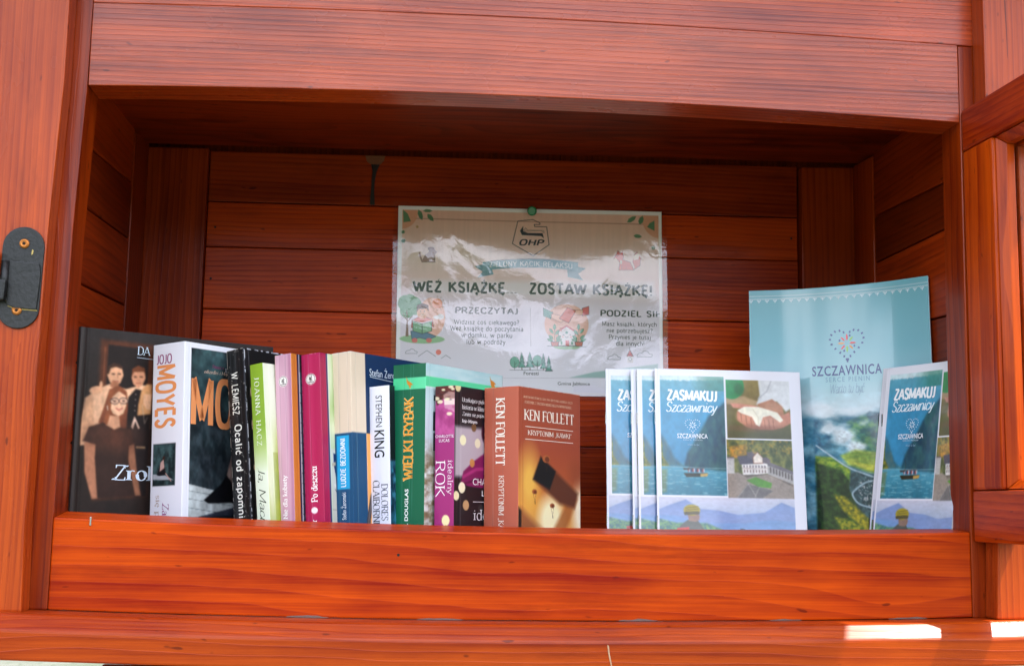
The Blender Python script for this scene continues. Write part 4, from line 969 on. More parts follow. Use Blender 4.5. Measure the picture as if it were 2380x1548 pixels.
def lucas_spine(a):
    a.rect(-1, -1, a.w + 1, a.h + 1, (160, 42, 116)); f = a.w; e = lambda *p: [(x * f, v) for x, v in p]
    a.rect(-1, -1, f + 1, 43, (176, 62, 130)); a.poly(e((0, 0), (1, 0), (1, 6), (.55, 7), (.3, 14), (.1, 18), (0, 12)), (74, 24, 26), 1.2)
    a.poly(e((.42, 8), (.7, 5), (1, 6), (1, 24), (.84, 22), (.5, 20)), (232, 206, 202), 1.0); a.tex(a.clip(0, 0, f, 12) * .5, (60, 20, 22), (120, 50, 40), 3, 2, 5)
    a.line(e((.62, 10), (.8, 9.4)), .5, (70, 40, 40), .3); a.line(e((.66, 12.4), (.84, 12.4)), .7, (80, 60, 70), .3); a.line(e((.9, 19), (1, 19)), .8, (196, 80, 100), .3)
    a.tex(a.clip(0, 17, f, 43) * .55, (200, 90, 156), (140, 36, 100), 6, 8, 7)
    for x, v, r in ((.06, 11, 2.6), (.25, 14, 2.6), (.42, 3.4, 1.6), (.8, 1, 2.2), (.62, 12, 2.2), (.74, 25, 2.4), (.9, 3, 1.6)): a.ell(x * f, v, r * f / 17, r * .62, (240, 226, 190), .4, .9)
    a.word('sans', "CHARLOTTE", .03 * f, 43.6, .97 * f, 46.2, (248, 236, 246)); a.word('sans', "LUCAS", .22 * f, 47.4, .76 * f, 50, (248, 236, 246))
    a.word('serif', "idealny", .62 * f, 66, .95 * f, 97, (246, 232, 244), -90, thick=.8, thin=.6); a.word('serif', "ROK", .05 * f, 66, .56 * f, 98.5, (250, 240, 250), -90, thick=.9, thin=.6)
    a.ell(.6 * f, 119, 4.1, 4.8, (246, 232, 176), .4); a.ell(.6 * f, 126.8, 3.8, 3.6, (170, 120, 60), .5); a.ell(.6 * f, 126, 3.6, 1.4, (230, 190, 120), .6, .6)
def lucas_front(a):
    a.rect(-1, -1, a.w + 1, a.h + 1, (20, 20, 28)); K = lambda x, y: ((x - 530) / 4.85, (y - 392) / 8.3); k = lambda *p: [K(*q) for q in p]
    a.rect(*K(535, 690), *K(1200, 1060), (176, 164, 176), 4); a.poly(k((580, 1110), (600, 1020), (680, 940), (760, 880), (900, 860), (900, 1150), (650, 1130)), (120, 22, 84), 1.5)
    a.line(k((600, 1060), (700, 1000), (800, 990)), 3, (160, 44, 112), 1.5); a.line(k((610, 1110), (720, 1070), (800, 1090)), 2, (84, 14, 60), 1.5); a.ell(*K(760, 720), 4, 8, (60, 20, 40), 2)
    for x, y, r, c in ((555, 400, 4.4, (232, 214, 160)), (680, 690, 4, (110, 80, 50)), (596, 790, 5, (238, 232, 190)), (710, 805, 4.6, (226, 220, 190)), (668, 955, 4, (190, 130, 70)), (590, 1140, 5.2, (250, 242, 206)), (548, 1200, 4.4, (248, 236, 190)), (622, 1268, 4.8, (200, 158, 110)), (740, 1300, 5, (50, 48, 50))):
        cu, cv = K(x, y); a.ell(cu, cv, r, r * .62 * 1.5, c, .5, .95)
    a.rect(9.6, 0, 10.2, 38, (90, 90, 98), .2, .6); a.rect(10, 36, 10.4, 130, (240, 236, 232), .2, .7)
    w = lambda s, t, x0, y0, x1, y1, **q: a.word(s, t, *K(x0, y0), *K(x1, y1), (232, 230, 236), **q)
    w('serif', "Urzekająco piękna", 585, 472, 785, 512); w('serif', "historia w klimacie", 585, 525, 800, 560); w('serif', "Zanim się pojawiłeś", 585, 578, 800, 615, shear=.2); w('serif', "Jojo Moyes", 585, 632, 705, 665, thick=2.2, thin=1)
    w('sans', "CHARLOTTE", 673, 1068, 960, 1118); w('sans', "LUCAS", 745, 1155, 900, 1200); shape(a, [k((675, 1240), (675, 1244), (960, 1244), (960, 1240))], (232, 230, 236))
    w('serif', "idealny", 678, 1300, 960, 1400, thick=.9, thin=.6); w('serif', "ROK", 680, 1435, 900, 1520, thick=1.3, thin=.7)
BR = (168, 82, 58)
def foll_spine(a):
    a.rect(-1, -1, a.w + 1, a.h + 1, (186, 96, 74)); edge_wear(a, (224, 160, 130), .5, .5, 8); f = a.w
    crease(a, 82)
    a.word('serif', "KEN FOLLETT", .34 * f, 9.5, .62 * f, 71, (250, 240, 228), -90, thick=1.9, thin=.7); a.word('serif', "KRYPTONIM „KAWKI”", .42 * f, 80, .60 * f, 142, (246, 230, 216), -90, thick=1.5, thin=.7)
def foll_front(a):
    K = lambda x, y: ((x - 975) / 4.8, (y - 402 - (x - 975) * .055) / 8.3); k = lambda *p: [K(*q) for q in p]
    a.grad(0, 0, a.w, a.h, [(0, (160, 74, 50)), (.32, (162, 72, 46)), (.48, (176, 84, 44)), (.62, (214, 136, 56)), (.78, (224, 170, 96)), (1, (196, 140, 80))])
    a.ell(*K(1060, 1120), 16, 26, (240, 190, 84), 20, .9); a.ell(*K(1230, 1400), 20, 20, (255, 246, 200), 16, .95); a.ell(*K(1480, 1370), 14, 26, (255, 244, 214), 14, .95); a.ell(*K(1440, 1060), 12, 12, (150, 70, 40), 16, .8)
    a.poly(k((1395, 1220), (1450, 1260), (1350, 1500), (1240, 1500)), (168, 96, 44), 6, .85); a.poly(k((995, 1310), (1100, 1420), (1180, 1500), (990, 1520)), (150, 84, 50), 8, .9); a.poly(k((975, 1300), (1000, 1330), (1000, 1520), (975, 1520)), (40, 20, 14), 3)
    a.poly(k((1148, 930), (1455, 1215), (1425, 1330), (1300, 1290), (1088, 1098)), (96, 48, 28), 5); a.poly(k((1148, 930), (1270, 1040), (1220, 1180), (1088, 1098)), (22, 16, 16), 2.5)
    for x, y, r in ((1193, 945, 6.4), (1100, 1192, 4.2), (1240, 1302, 4)):
        cu, cv = K(x, y); a.ell(cu, cv, r, r * .55, (176, 96, 50), .4); a.ell(cu + r * .2, cv + .4, r * .6, r * .4, (110, 52, 28), 1)
        a.line([(cu - r * .6, cv + 1.5), (cu + .6, cv + 9)], .25, (90, 44, 26), .2); a.line([(cu + r * .6, cv + 1.5), (cu + .6, cv + 9)], .25, (90, 44, 26), .2); a.line([(cu + .6, cv + 8.6), (cu + .9, cv + 11)], .8, (60, 30, 22), .2)
    a.rect(7, 0, 7.5, a.h, (136, 60, 40), .3, .7); edge_wear(a, (214, 160, 130), .5, .4, 2, left=False)
    w = lambda t, x0, y0, x1, y1, c=(250, 238, 224), **q: a.word('serif', t, *K(x0, y0), K(x1, 0)[0], K(x0, y1)[1], c, **q)
    # the printed lines stay level with the top edge of the cover
    w("OKUPOWANA FRANCJA, ROK 1944. BRYTYJSKA AGENTKA TOCZY", 1010, 470, 1412, 489, (232, 190, 160)); w("POJEDYNEK Z OFICEREM NIEMIECKIEGO KONTRWYWIADU...", 1022, 508, 1405, 528, (232, 190, 160))
    w("KEN FOLLETT", 1015, 570, 1418, 655, thick=1.7, thin=.6); w("KRYPTONIM „KAWKI”", 1045, 727, 1398, 770, thick=1.5, thin=.6)
    for y in (700, 795): shape(a, [[K(1027, y), (K(1027, 0)[0], K(1027, y + 4)[1]), (K(1412, 0)[0], K(1027, y + 4)[1]), (K(1412, 0)[0], K(1027, y)[1])]], (250, 238, 224))

make_book("photo_book", (-.0060, .070, .1703), 36, .012, .196, 0, "dark hardback with a photo of young people, far left behind the Moyes book", photo_front, photo_spine, M_INKD, True, .6)
make_book("paperback", (.0849, .075, .1604), 52, .0410, .128, 2.6, "thick white paperback with JOJO MOYES on its spine in orange and purple", moyes_front, moyes_spine)
make_book("paperback", (.1369, .080, .1566), 54, .0211, .118, 7.0, "worn black paperback lettered Ocalic od zapomnienia between the Moyes book and the green one", lem_front, lem_spine)
make_book("paperback", (.1566, .0600, .1411), 54, .0150, .112, 7.0, "short lime green and white paperback by Joanna Hacz leaning on the black one", hacz_front, hacz_spine, M_INKM)
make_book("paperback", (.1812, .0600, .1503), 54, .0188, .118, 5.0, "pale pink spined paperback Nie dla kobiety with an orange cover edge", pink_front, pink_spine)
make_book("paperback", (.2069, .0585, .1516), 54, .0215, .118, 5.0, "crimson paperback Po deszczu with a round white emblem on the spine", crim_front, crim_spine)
make_book("paperback", (.2344, .0600, .1537), 52, .0225, .122, 4.0, "beige and blue paperback Ludzie bezdomni by Stefan Zeromski", zer_front, zer_spine, M_INKM)
make_book("paperback", (.2700, .0650, .1243), 54, .0225, .105, 3.0, "small white spined paperback by Stephen King with a dark blue cover", king_front, king_spine)
make_book("paperback", (.3024, .0500, .1438), 52, .0370, .124, 1.0, "thick green paperback Wielki rybak with orange title", ryb_front, ryb_spine)
make_book("paperback", (.3285, .0440, .1236), 53, .0210, .110, 1.0, "small magenta spined paperback idealny ROK by Charlotte Lucas", lucas_front, lucas_spine)
make_book("paperback", (.3865, .0560, .1257), 50, .0380, .104, 1.0, "thick reddish brown paperback by Ken Follett, last in the row", foll_front, foll_spine, M_INKM)
# ------------------------------------------------------------------ brochures
def path_fn(pts):
    """smooth curve through plan points, by arc length in metres"""
    P = np.array(pts, float)
    if len(P) > 2: P = smooth_pts(P, 12)
    s = np.concatenate([[0], np.cumsum(np.hypot(*np.diff(P, axis=0).T))])
    T = np.gradient(P, s, axis=0); T /= np.hypot(*T.T)[:, None]
    def f(u):
        x, y = np.interp(u, s, P[:, 0]), np.interp(u, s, P[:, 1])
        over = np.maximum(u - s[-1], 0)
        tx, ty = np.interp(u, s, T[:, 0]), np.interp(u, s, T[:, 1])
        return x + over * tx, y + over * ty, tx, ty
    return f

def make_brochure(name, pts, ztop, h, w, lean, slant, art, label, group=None, staples=(0.25, 0.75), cache={}, thick=.0016):
    f = path_fn(pts)
    x0, y0, _, _ = f(0.0)
    base = Vector((x0, y0, ztop - h))
    root = empty(name, base)
    tag(root, label, "brochure", group)
    a = art(w * 1000, h * 1000)
    def pos(U, V, off):
        u = np.asarray(U) / 1000; z = h - np.asarray(V) / 1000
        x, y, tx, ty = f(u)
        nx, ny = ty, -tx                                   # towards the viewer
        return x + nx * off - base.x + slant * (z - h), y + ny * off - base.y + lean * (z - h), z
    fc = grid_obj("front_cover", a, pos, M_INKB, root)
    fc.modifiers.new("thickness", 'SOLIDIFY').thickness = .0003; fc.modifiers[0].offset = -1
    if a.words: lettering("cover_lettering", a.words, pos, M_INKB, fc, umax=w * 1000 - .2)
    b = Art(w * 1000 - .6, h * 1000 - .6, 8.0, (226, 226, 230))
    pg = grid_obj("pages", b, lambda U, V, off: pos(U + .2, V + .3, -.0006), M_INKB, root)
    m = pg.modifiers.new("thickness", 'SOLIDIFY'); m.thickness = thick; m.offset = -1
    for k in staples:
        px, py, pz = pos(0.0, h * 1000 * k, .0)
        bm = bmesh.new(); box_bm(bm, -.0006, .0002, -.0004, .0018, -.006, .006)
        st = obj_bm("staple", bm, M_STEEL, root); st.location = (px, py, pz)
    return root

CACHE = {}
def zas_art(w, h):
    key = (round(w), round(h))
    if key in CACHE: return CACHE[key]
    a = Art(w, h, .55, (230, 230, 240))
    K = lambda x, y: ((x - 612) / 7.84, (y - 187) / 7.84); k = lambda *p: [K(*q) for q in p]
    a.rect(3.0, 0, 3.3, h, (196, 198, 214), .3, .8)
    # river gorge; blues lightened to carry the sky glare on the gloss
    L = a.clip(*K(655, 240), *K(1172, 1188))
    a.grad(*K(655, 240), *K(1172, 1188), [(0, (196, 224, 230)), (.05, (96, 164, 186)), (.3, (62, 148, 190)), (.72, (56, 134, 176)), (.76, (80, 156, 180)), (1, (44, 116, 138))])
    tree = (a.V < 11.5 + 3.0 * a.noise(1.6, 30, 2, 4) - 1.5 + np.clip((a.U - 40) * -.05, -2, 0)) & L
    a.blend(tree * .95, (206, 226, 232)); a.blend(((a.U > 36) & L & (a.V < 22)) * np.clip((a.U - 36) / 20, 0, 1) * .6, (54, 128, 104))
    d = a.sdf(k((1180, 440), (1180, 1000), (830, 965), (860, 860), (960, 700), (1040, 560))); a.tex(np.clip(.5 - d / 3, 0, 1) * L * .8, (14, 50, 66), (40, 84, 80), 5, 9, 2)
    d = a.sdf(k((640, 690), (690, 760), (760, 900), (830, 962), (640, 962))); a.tex(np.clip(.5 - d / 3, 0, 1) * L * .7, (30, 84, 100), (90, 100, 80), 4, 8, 6)
    d = a.sdf(k((640, 700), (662, 780), (665, 880), (712, 958), (640, 968))); a.tex(np.clip(.5 - d / 1.5, 0, 1) * L, (150, 140, 30), (60, 84, 30), 2, 3, 7)
    a.blend(np.clip(.5 - a.sdf(k((640, 985), (700, 985), (690, 1160), (640, 1180))) / 3, 0, 1) * L * .5, (130, 120, 40))
    a.line(k((655, 965), (1172, 975)), .5, (170, 206, 214), .5, .8)
    wav = (a.noise(7, .7, 2, 9) > .70) & L & (a.V > K(0, 985)[1]); a.blend(wav * .6, (150, 196, 204))
    a.poly(k((828, 1015), (1020, 1012), (1000, 1040), (850, 1045)), (44, 44, 26), .3); a.poly(k((960, 1018), (1022, 1014), (1015, 1036), (960, 1042)), (196, 160, 84), .3)
    for i in range(14): a.ell(*K(866 + i * 9.5, 990 + (i * 7) % 5), .55, 1.9, ((180, 60, 60), (220, 220, 226), (50, 60, 110), (60, 40, 40))[i % 4], .3); a.ell(*K(866 + i * 9.5, 972 + (i * 7) % 5), .4, .45, (90, 60, 50), .2)
    a.line(k((876, 910), (878, 990)), .4, (60, 50, 40), .2); a.poly(k((822, 975), (880, 975), (870, 990), (830, 990)), (60, 60, 60), .3)
    # hands holding curd
    R1 = a.clip(*K(1183, 264), *K(1706, 735)); c0 = a.c.copy()
    a.grad(*K(1183, 264), *K(1706, 735), [(0, (142, 128, 76)), (.4, (120, 104, 60)), (.7, (102, 100, 50)), (1, (78, 76, 40))])
    a.poly(k((1183, 400), (1330, 395), (1460, 440), (1460, 470), (1183, 460)), (176, 150, 110), 2); a.ell(*K(1230, 310), 13, 14, (20, 140, 70), 1); a.ell(*K(1290, 340), 5, 6, (14, 110, 56), 3)
    a.poly(k((1450, 250), (1720, 250), (1720, 480), (1670, 510), (1600, 430), (1430, 460), (1460, 380)), (216, 218, 220), 1.5); a.line(k((1560, 260), (1520, 350), (1450, 410)), 1.2, (176, 178, 184), 1)
    a.poly(k((1440, 455), (1560, 412), (1640, 470), (1660, 560), (1480, 560)), (176, 118, 84), 1); a.poly(k((1215, 452), (1290, 455), (1440, 470), (1440, 500), (1240, 490)), (206, 140, 120), .8)
    a.poly(k((1270, 520), (1330, 490), (1640, 540), (1700, 510), (1715, 600), (1640, 640), (1560, 660), (1470, 660), (1400, 655), (1340, 640), (1270, 590)), (188, 124, 98), .8)
    a.ell(*K(1330, 560), 8, 6, (214, 156, 130), 4, .7); a.ell(*K(1540, 600), 12, 5, (216, 158, 132), 4, .7); a.ell(*K(1400, 650), 22, 3, (120, 76, 56), 4, .6); a.ell(*K(1560, 480), 9, 5, (200, 146, 112), 4, .6)
    for x, y in ((1300, 570), (1340, 590), (1380, 610), (1490, 620), (1525, 620), (1560, 615)): a.line([K(x, y - 40), K(x + 6, y + 30)], .5, (130, 76, 56), .4)
    a.poly(k((1272, 510), (1330, 478), (1450, 478), (1600, 520), (1645, 580), (1620, 600), (1540, 545), (1480, 560), (1450, 635), (1420, 620), (1390, 560), (1300, 530)), (240, 234, 214), .6); a.line(k((1400, 500), (1440, 560), (1440, 620)), .6, (206, 196, 168), .5)
    c1 = a.c.copy(); a.c = np.where(R1[..., None], c1, c0)
    # villa among autumn trees
    R2 = a.clip(*K(1176, 742), *K(1706, 1205)); c0 = a.c.copy()
    a.tex(R2, (62, 74, 30), (130, 130, 60), 5, 6, 12); a.tex(R2 * np.clip(.5 - a.sdf(k((1195, 800), (1330, 780), (1340, 860), (1210, 900))) / 2, 0, 1), (206, 140, 30), (120, 100, 30), 2, 2, 13)
    a.tex(R2 * (a.V > K(0, 1010)[1]), (120, 104, 90), (84, 78, 70), 6, 4, 14)
    a.poly(k((1176, 1010), (1260, 1000), (1330, 1040), (1500, 1010), (1706, 1110), (1706, 1205), (1176, 1205)), (150, 136, 124), 1.5)
    a.poly(k((1500, 930), (1706, 1005), (1706, 1090), (1500, 1010)), (176, 170, 166), .4); a.poly(k((1490, 905), (1706, 985), (1706, 1012), (1490, 940)), (112, 104, 108), .4)
    for i in range(8): a.rect(*K(1518 + i * 24, 955 + i * 8), *K(1530 + i * 24, 1000 + i * 8), (92, 84, 80), .3)
    a.poly(k((1290, 930), (1400, 915), (1500, 925), (1500, 1005), (1400, 1015), (1300, 1020)), (226, 220, 216), .4); a.poly(k((1258, 875), (1345, 865), (1400, 915), (1385, 932), (1278, 940)), (74, 70, 84), .4)
    a.poly(k((1335, 842), (1400, 832), (1440, 862), (1390, 900), (1345, 880)), (92, 84, 92), .4); a.poly(k((1385, 880), (1422, 838), (1466, 882), (1464, 925), (1388, 928)), (232, 220, 206), .3, line=(120, 70, 50), lw=.35)
    a.poly(k((1462, 880), (1500, 878), (1530, 905), (1505, 930), (1464, 925)), (104, 92, 98), .4)
    for i in range(8): a.rect(*K(1306 + i * 24, 944), *K(1316 + i * 24, 962), (96, 82, 88), .2); a.rect(*K(1308 + i * 24, 978), *K(1318 + i * 24, 1002), (120, 100, 96), .2)
    a.line(k((1292, 970), (1500, 966)), .35, (130, 90, 72), .2)
    a.rect(*K(1176, 900), *K(1228, 1010), (210, 204, 200), .6, .95); a.rect(*K(1176, 880), *K(1232, 905), (96, 84, 88), .5)
    for i in range(3): a.rect(*K(1184 + i * 16, 925), *K(1192 + i * 16, 945), (110, 90, 90), .2)
    a.poly(k((1325, 1062), (1400, 1035), (1530, 1080), (1520, 1120), (1420, 1112)), (84, 144, 40), .6); a.poly(k((1335, 1090), (1540, 1140), (1440, 1205), (1240, 1205)), (112, 106, 104), .8)
    a.blend((R2 & (a.V < K(0, 860)[1])) * np.clip((a.noise(2.2, 2.2, 2, 61) - .52) * 5, 0, 1) * .6, (190, 150, 44))
    for p in (((1340, 1090), (1250, 1200)), ((1340, 1090), (1400, 1190)), ((1430, 1110), (1390, 1190))): a.line(k(*p), .4, (186, 180, 170), .3)
    a.rect(*K(1176, 890), *K(1235, 1010), (190, 186, 184), 1, .9)
    c1 = a.c.copy(); a.c = np.where(R2[..., None], c1, c0)
    # cyclist before blue hills
    R3 = a.clip(K(628, 0)[0], K(0, 1200)[1], K(1708, 0)[0], 196); c0 = a.c.copy(); tl = K(628, 1200); 
    a.grad(tl[0], tl[1], K(1708, 0)[0], 196, [(0, (206, 206, 222)), (.3, (168, 186, 214)), (.55, (120, 160, 190)), (1, (90, 140, 70))])
    a.poly(k((620, 1300), (700, 1265), (840, 1218), (960, 1290), (1100, 1300), (1250, 1330), (1460, 1310), (1600, 1230), (1720, 1275), (1720, 1500), (620, 1500)), (134, 156, 204), .8)
    a.poly(k((620, 1340), (760, 1345), (1000, 1400), (1300, 1395), (1500, 1370), (1720, 1380), (1720, 1520), (620, 1520)), (120, 158, 208), 2)
    m = np.clip(.5 - a.sdf(k((620, 1370), (760, 1400), (1000, 1400), (1150, 1460), (1720, 1470), (1720, 1720), (620, 1720))) / 2, 0, 1); a.tex(m * R3, (60, 110, 90), (150, 186, 110), 3, 2.4, 15); a.tex(m * R3 * .6, (40, 90, 130), (120, 176, 100), 1.6, 1.2, 16)
    a.poly(k((765, 1480), (790, 1420), (850, 1375), (930, 1380), (975, 1440), (1000, 1500), (1040, 1720), (700, 1720)), (88, 92, 84), .8); a.poly(k((765, 1440), (860, 1430), (862, 1448), (768, 1458)), (220, 60, 50), .4)
    a.poly(k((850, 1330), (930, 1325), (946, 1345), (940, 1375), (915, 1390), (860, 1385)), (150, 120, 104), .6); a.ell(*K(884, 1300), 8.2, 5.4, (176, 158, 44), .5)
    for q in (-3, 0, 3): a.line([K(835, 1300 + q * 5), K(935, 1290 + q * 6)], .5, (70, 66, 40), .3)
    a.poly(k((820, 1318), (946, 1312), (944, 1332), (826, 1338)), (84, 78, 50), .4)
    a.line(k((1265, 1440), (1300, 1445), (1275, 1468), (1300, 1480)), .8, (40, 60, 60), .3)
    c1 = a.c.copy(); a.c = np.where(R3[..., None], c1, c0)
    a.photo(L, .06, 31, 3, 4); a.photo(R1, .06, 32, 4, 4); a.photo(R2, .09, 33, 1.5, 1.3); a.photo(R3, .04, 34, 3.4, 1.6)
    a.soften(L | R1 | R2 | R3, 2)
    a.word('block', "ZASMAKUJ", *K(705, 352), *K(1115, 446), (244, 246, 250), thick=2.9, thin=2.0, shear=.08, space=.9)
    a.word('script', "Szczawnicy", *K(698, 450), *K(1116, 556), (224, 238, 246), thick=1.5, thin=.8)
    heart_logo(a, *K(909, 640), 16, (222, 236, 244), None)
    a.word('sans', "SZCZAWNICA", *K(783, 704), *K(1027, 741), (240, 244, 250), offset=.012); a.word('sans', "SERCE PIENIN", *K(830, 748), *K(982, 759), (190, 214, 230), spacing=1.2)
    a.word('script', "Warto tu być", *K(865, 782), *K(960, 802), (150, 186, 210))
    CACHE[key] = a
    return a

def big_art(w, h):
    a = Art(w, h, .7)
    K = lambda x, y: ((x - 103) / 5.0, (y - 185 + (x - 108) * .02 + max(0, x - 500) ** 2 * .00017) / 5.33)
    def k(*p): return [K(*q) for q in p]
    a.grad(0, 0, w, h, [(0, (116, 176, 188)), (.22, (130, 186, 200)), (.34, (158, 202, 212)), (.44, (204, 222, 232)), (.5, (214, 228, 236)), (1, (60, 90, 60))])
    sd = lambda pts, s=2.0: np.clip(.5 - a.sdf(k(*pts)) / s, 0, 1)
    v0 = K(440, 860)[1]
    m = np.clip((a.V - v0 - 6 * (a.noise(26, 26, 3, 3) - .5)) / 10, 0, 1)
    a.tex(m, (34, 96, 126), (120, 170, 190), 16, 9, 21, .3, .7)
    a.tex(sd([(600, 930), (700, 880), (830, 880), (830, 1110), (640, 1110)], 4), (20, 84, 96), (96, 150, 96), 6, 5, 31)
    a.tex(sd([(700, 880), (720, 862), (790, 870), (800, 900), (720, 905)], 1.5), (14, 60, 84), (30, 90, 110), 4, 3, 32)
    a.tex(sd([(430, 920), (520, 925), (540, 1000), (470, 1080), (430, 1100)], 4), (14, 66, 104), (50, 120, 150), 5, 4, 33)
    cl = a.noise(22, 12, 5, 34)
    for x, y, ru, rv in ((520, 880, 22, 9), (640, 870, 20, 8), (590, 1000, 17, 12), (500, 960, 13, 8), (690, 930, 12, 6), (640, 1060, 12, 5), (460, 860, 16, 8)):
        cu, cv = K(x, y); d = np.sqrt(((a.U - cu) / ru) ** 2 + ((a.V - cv) / rv) ** 2); a.blend(np.clip((1.15 - d) * 1.3 + (cl - .5) * 2.4, 0, 1) * .92, (224, 234, 242))
    a.tex(sd([(560, 1110), (640, 1075), (830, 1080), (830, 1205), (700, 1190), (600, 1160)], 3), (110, 150, 60), (176, 190, 76), 9, 2.4, 35)
    a.tex(sd([(600, 1140), (830, 1150), (830, 1190), (700, 1180)], 2), (178, 188, 40), (206, 206, 80), 8, 2, 36)
    a.tex(sd([(430, 1115), (520, 1120), (600, 1165), (620, 1210), (620, 1330), (560, 1330), (430, 1200)], 2), (60, 110, 40), (150, 170, 50), 4, 3, 37)
    a.tex(sd([(430, 1150), (560, 1190), (640, 1280), (660, 1360), (760, 1420), (760, 1760), (430, 1760)], 3), (12, 32, 20), (44, 76, 30), 3.4, 3, 38)
    a.tex(sd([(610, 1190), (720, 1200), (830, 1200), (830, 1560), (700, 1480), (640, 1380), (600, 1290)], 2), (26, 48, 66), (66, 96, 106), 3, 3, 39)
    a.blend(sd([(650, 1215), (820, 1215), (800, 1400), (690, 1390), (650, 1320)], 2) * (a.noise(1.5, 1.2, 2, 40) > .66) * .8, (200, 196, 200))
    a.tex(sd([(520, 1320), (580, 1330), (700, 1440), (740, 1520), (680, 1500), (560, 1400)], 3), (196, 176, 30), (96, 104, 26), 2.4, 2.4, 45, .35, .7)
    a.tex(sd([(520, 1440), (600, 1450), (700, 1500), (760, 1560), (560, 1520)], 3), (180, 170, 40), (60, 90, 24), 2.4, 2, 46)
    a.tex(sd([(740, 1290), (800, 1260), (830, 1400), (760, 1420)], 2), (190, 120, 50), (120, 140, 40), 2, 2, 47)
    for wd, c in ((2.0, (120, 150, 170)), (1.0, (190, 208, 222))):
        a.line(smooth_pts(k((436, 1058), (500, 1105), (600, 1172), (700, 1205), (760, 1222), (690, 1245), (632, 1290), (618, 1320), (650, 1362), (720, 1380), (752, 1410), (740, 1470)), 5), wd, c, .5, .9)
    a.photo(a.V > 112, .05, 41, 9, 6); a.photo(a.V > 150, .13, 42, 2.6, 2.0); a.soften(a.V > 112, 1)
    def lace(v, col):
        q = []
        for i in range(int(w / 4.2) + 1):
            u = i * 4.2
            q += [[(u, v + .2), (u + 1.05, v + 1.6), (u + 1.05, v + 2.2), (u, v + .9)], [(u + 1.05, v + 1.6), (u + 2.1, v + .2), (u + 2.1, v + .9), (u + 1.05, v + 2.2)],
                  [(u + 2.1, v + .2), (u + 3.15, v + 1.6), (u + 3.15, v + 2.2), (u + 2.1, v + .9)], [(u + 3.15, v + 1.6), (u + 4.2, v + .2), (u + 4.2, v + .9), (u + 3.15, v + 2.2)]]
        shape(a, q, col)
    lace(5.2, (196, 216, 224)); lace(8.4, (214, 226, 232))
    q = []
    for i in range(int(w / 8.4) + 1):
        u = i * 8.4 + 2
        for dx, L in ((-1.6, 1.2), (0, 3.2), (1.6, 1.2)): q.append([(u + dx - .5, 10.6), (u + dx + .5, 10.6), (u + dx + .25, 10.8 + L), (u + dx - .25, 10.8 + L)])
        q.append([(u - 1.4, 12.2), (u, 11.4), (u + 1.4, 12.2), (u, 12.9)])
    shape(a, q, (220, 232, 238))
    heart_logo(a, *K(613, 500), 38, (54, 74, 140), [(226, 60, 70), (220, 64, 60), (140, 200, 80), (226, 150, 60)])
    for i, r in ((0, 1), (1, 1), (2, 1), (3, 1)):
        cu, cv = K(613, 500); an = math.radians(22 + 90 * i); shape(a, [blob(cu + 8.4 * math.cos(an), cv - 1 + 8.4 * math.sin(an), 1.0, 1.2)], (54, 74, 140))
    a.word('sans', "SZCZAWNICA", *K(425, 622), *K(795, 655), (46, 64, 130), offset=.014, spacing=1.15); a.word('sans', "SERCE PIENIN", *K(495, 684), *K(728, 697), (110, 150, 180), spacing=1.35)
    a.word('script', "Warto tu być", *K(520, 718), *K(700, 778), (120, 140, 176), thick=.5, thin=.3)
    a.rect(0, 0, .8, h, (160, 204, 212), .3, .7)
    return a

G = "Zasmakuj brochures leaning in the right half"
zh = .205
for i, (x, y, zt, lb) in enumerate((
        (.4893, .2060, .1600, "white bordered ZASMAKUJ brochure at the left end of the fan, beside the reddish brown paperback"),
        (.5140, .1970, .1593, "ZASMAKUJ brochure almost hidden behind its neighbour, second from the left in the fan"),
        (.5192, .1925, .1591, "ZASMAKUJ brochure third from the left, partly covered by the front one"),
        (.5363, .1860, .1593, "fully visible ZASMAKUJ brochure at the front of the fan"))):
    make_brochure("brochure", [(x, y), (x + .05, y - .0006), (x + .1, y - .0004), (x + .152, y + .001)], zt, zh, .1515, .13, .003, zas_art, lb, G)
make_brochure("brochure", [(.7585, .1400), (.7765, .0990), (.7885, .0710), (.7948, .0450)], .1600, zh, .104, .0, .112, zas_art, "hindmost of two tilted ZASMAKUJ brochures against the right wall", G)
make_brochure("brochure", [(.7580, .1290), (.7740, .0970), (.7860, .0690), (.7925, .0440)], .1590, zh, .102, .0, .112, zas_art, "tilted ZASMAKUJ brochure in front against the right wall", G)
make_brochure("brochure", [(.6470, .2300), (.690, .2120), (.735, .1800), (.770, .1450), (.7935, .1120)], .2500, .297, .1935, .05, .004, big_art, "large pale blue Szczawnica brochure with heart logo above a mountain valley", staples=(.22, .8))

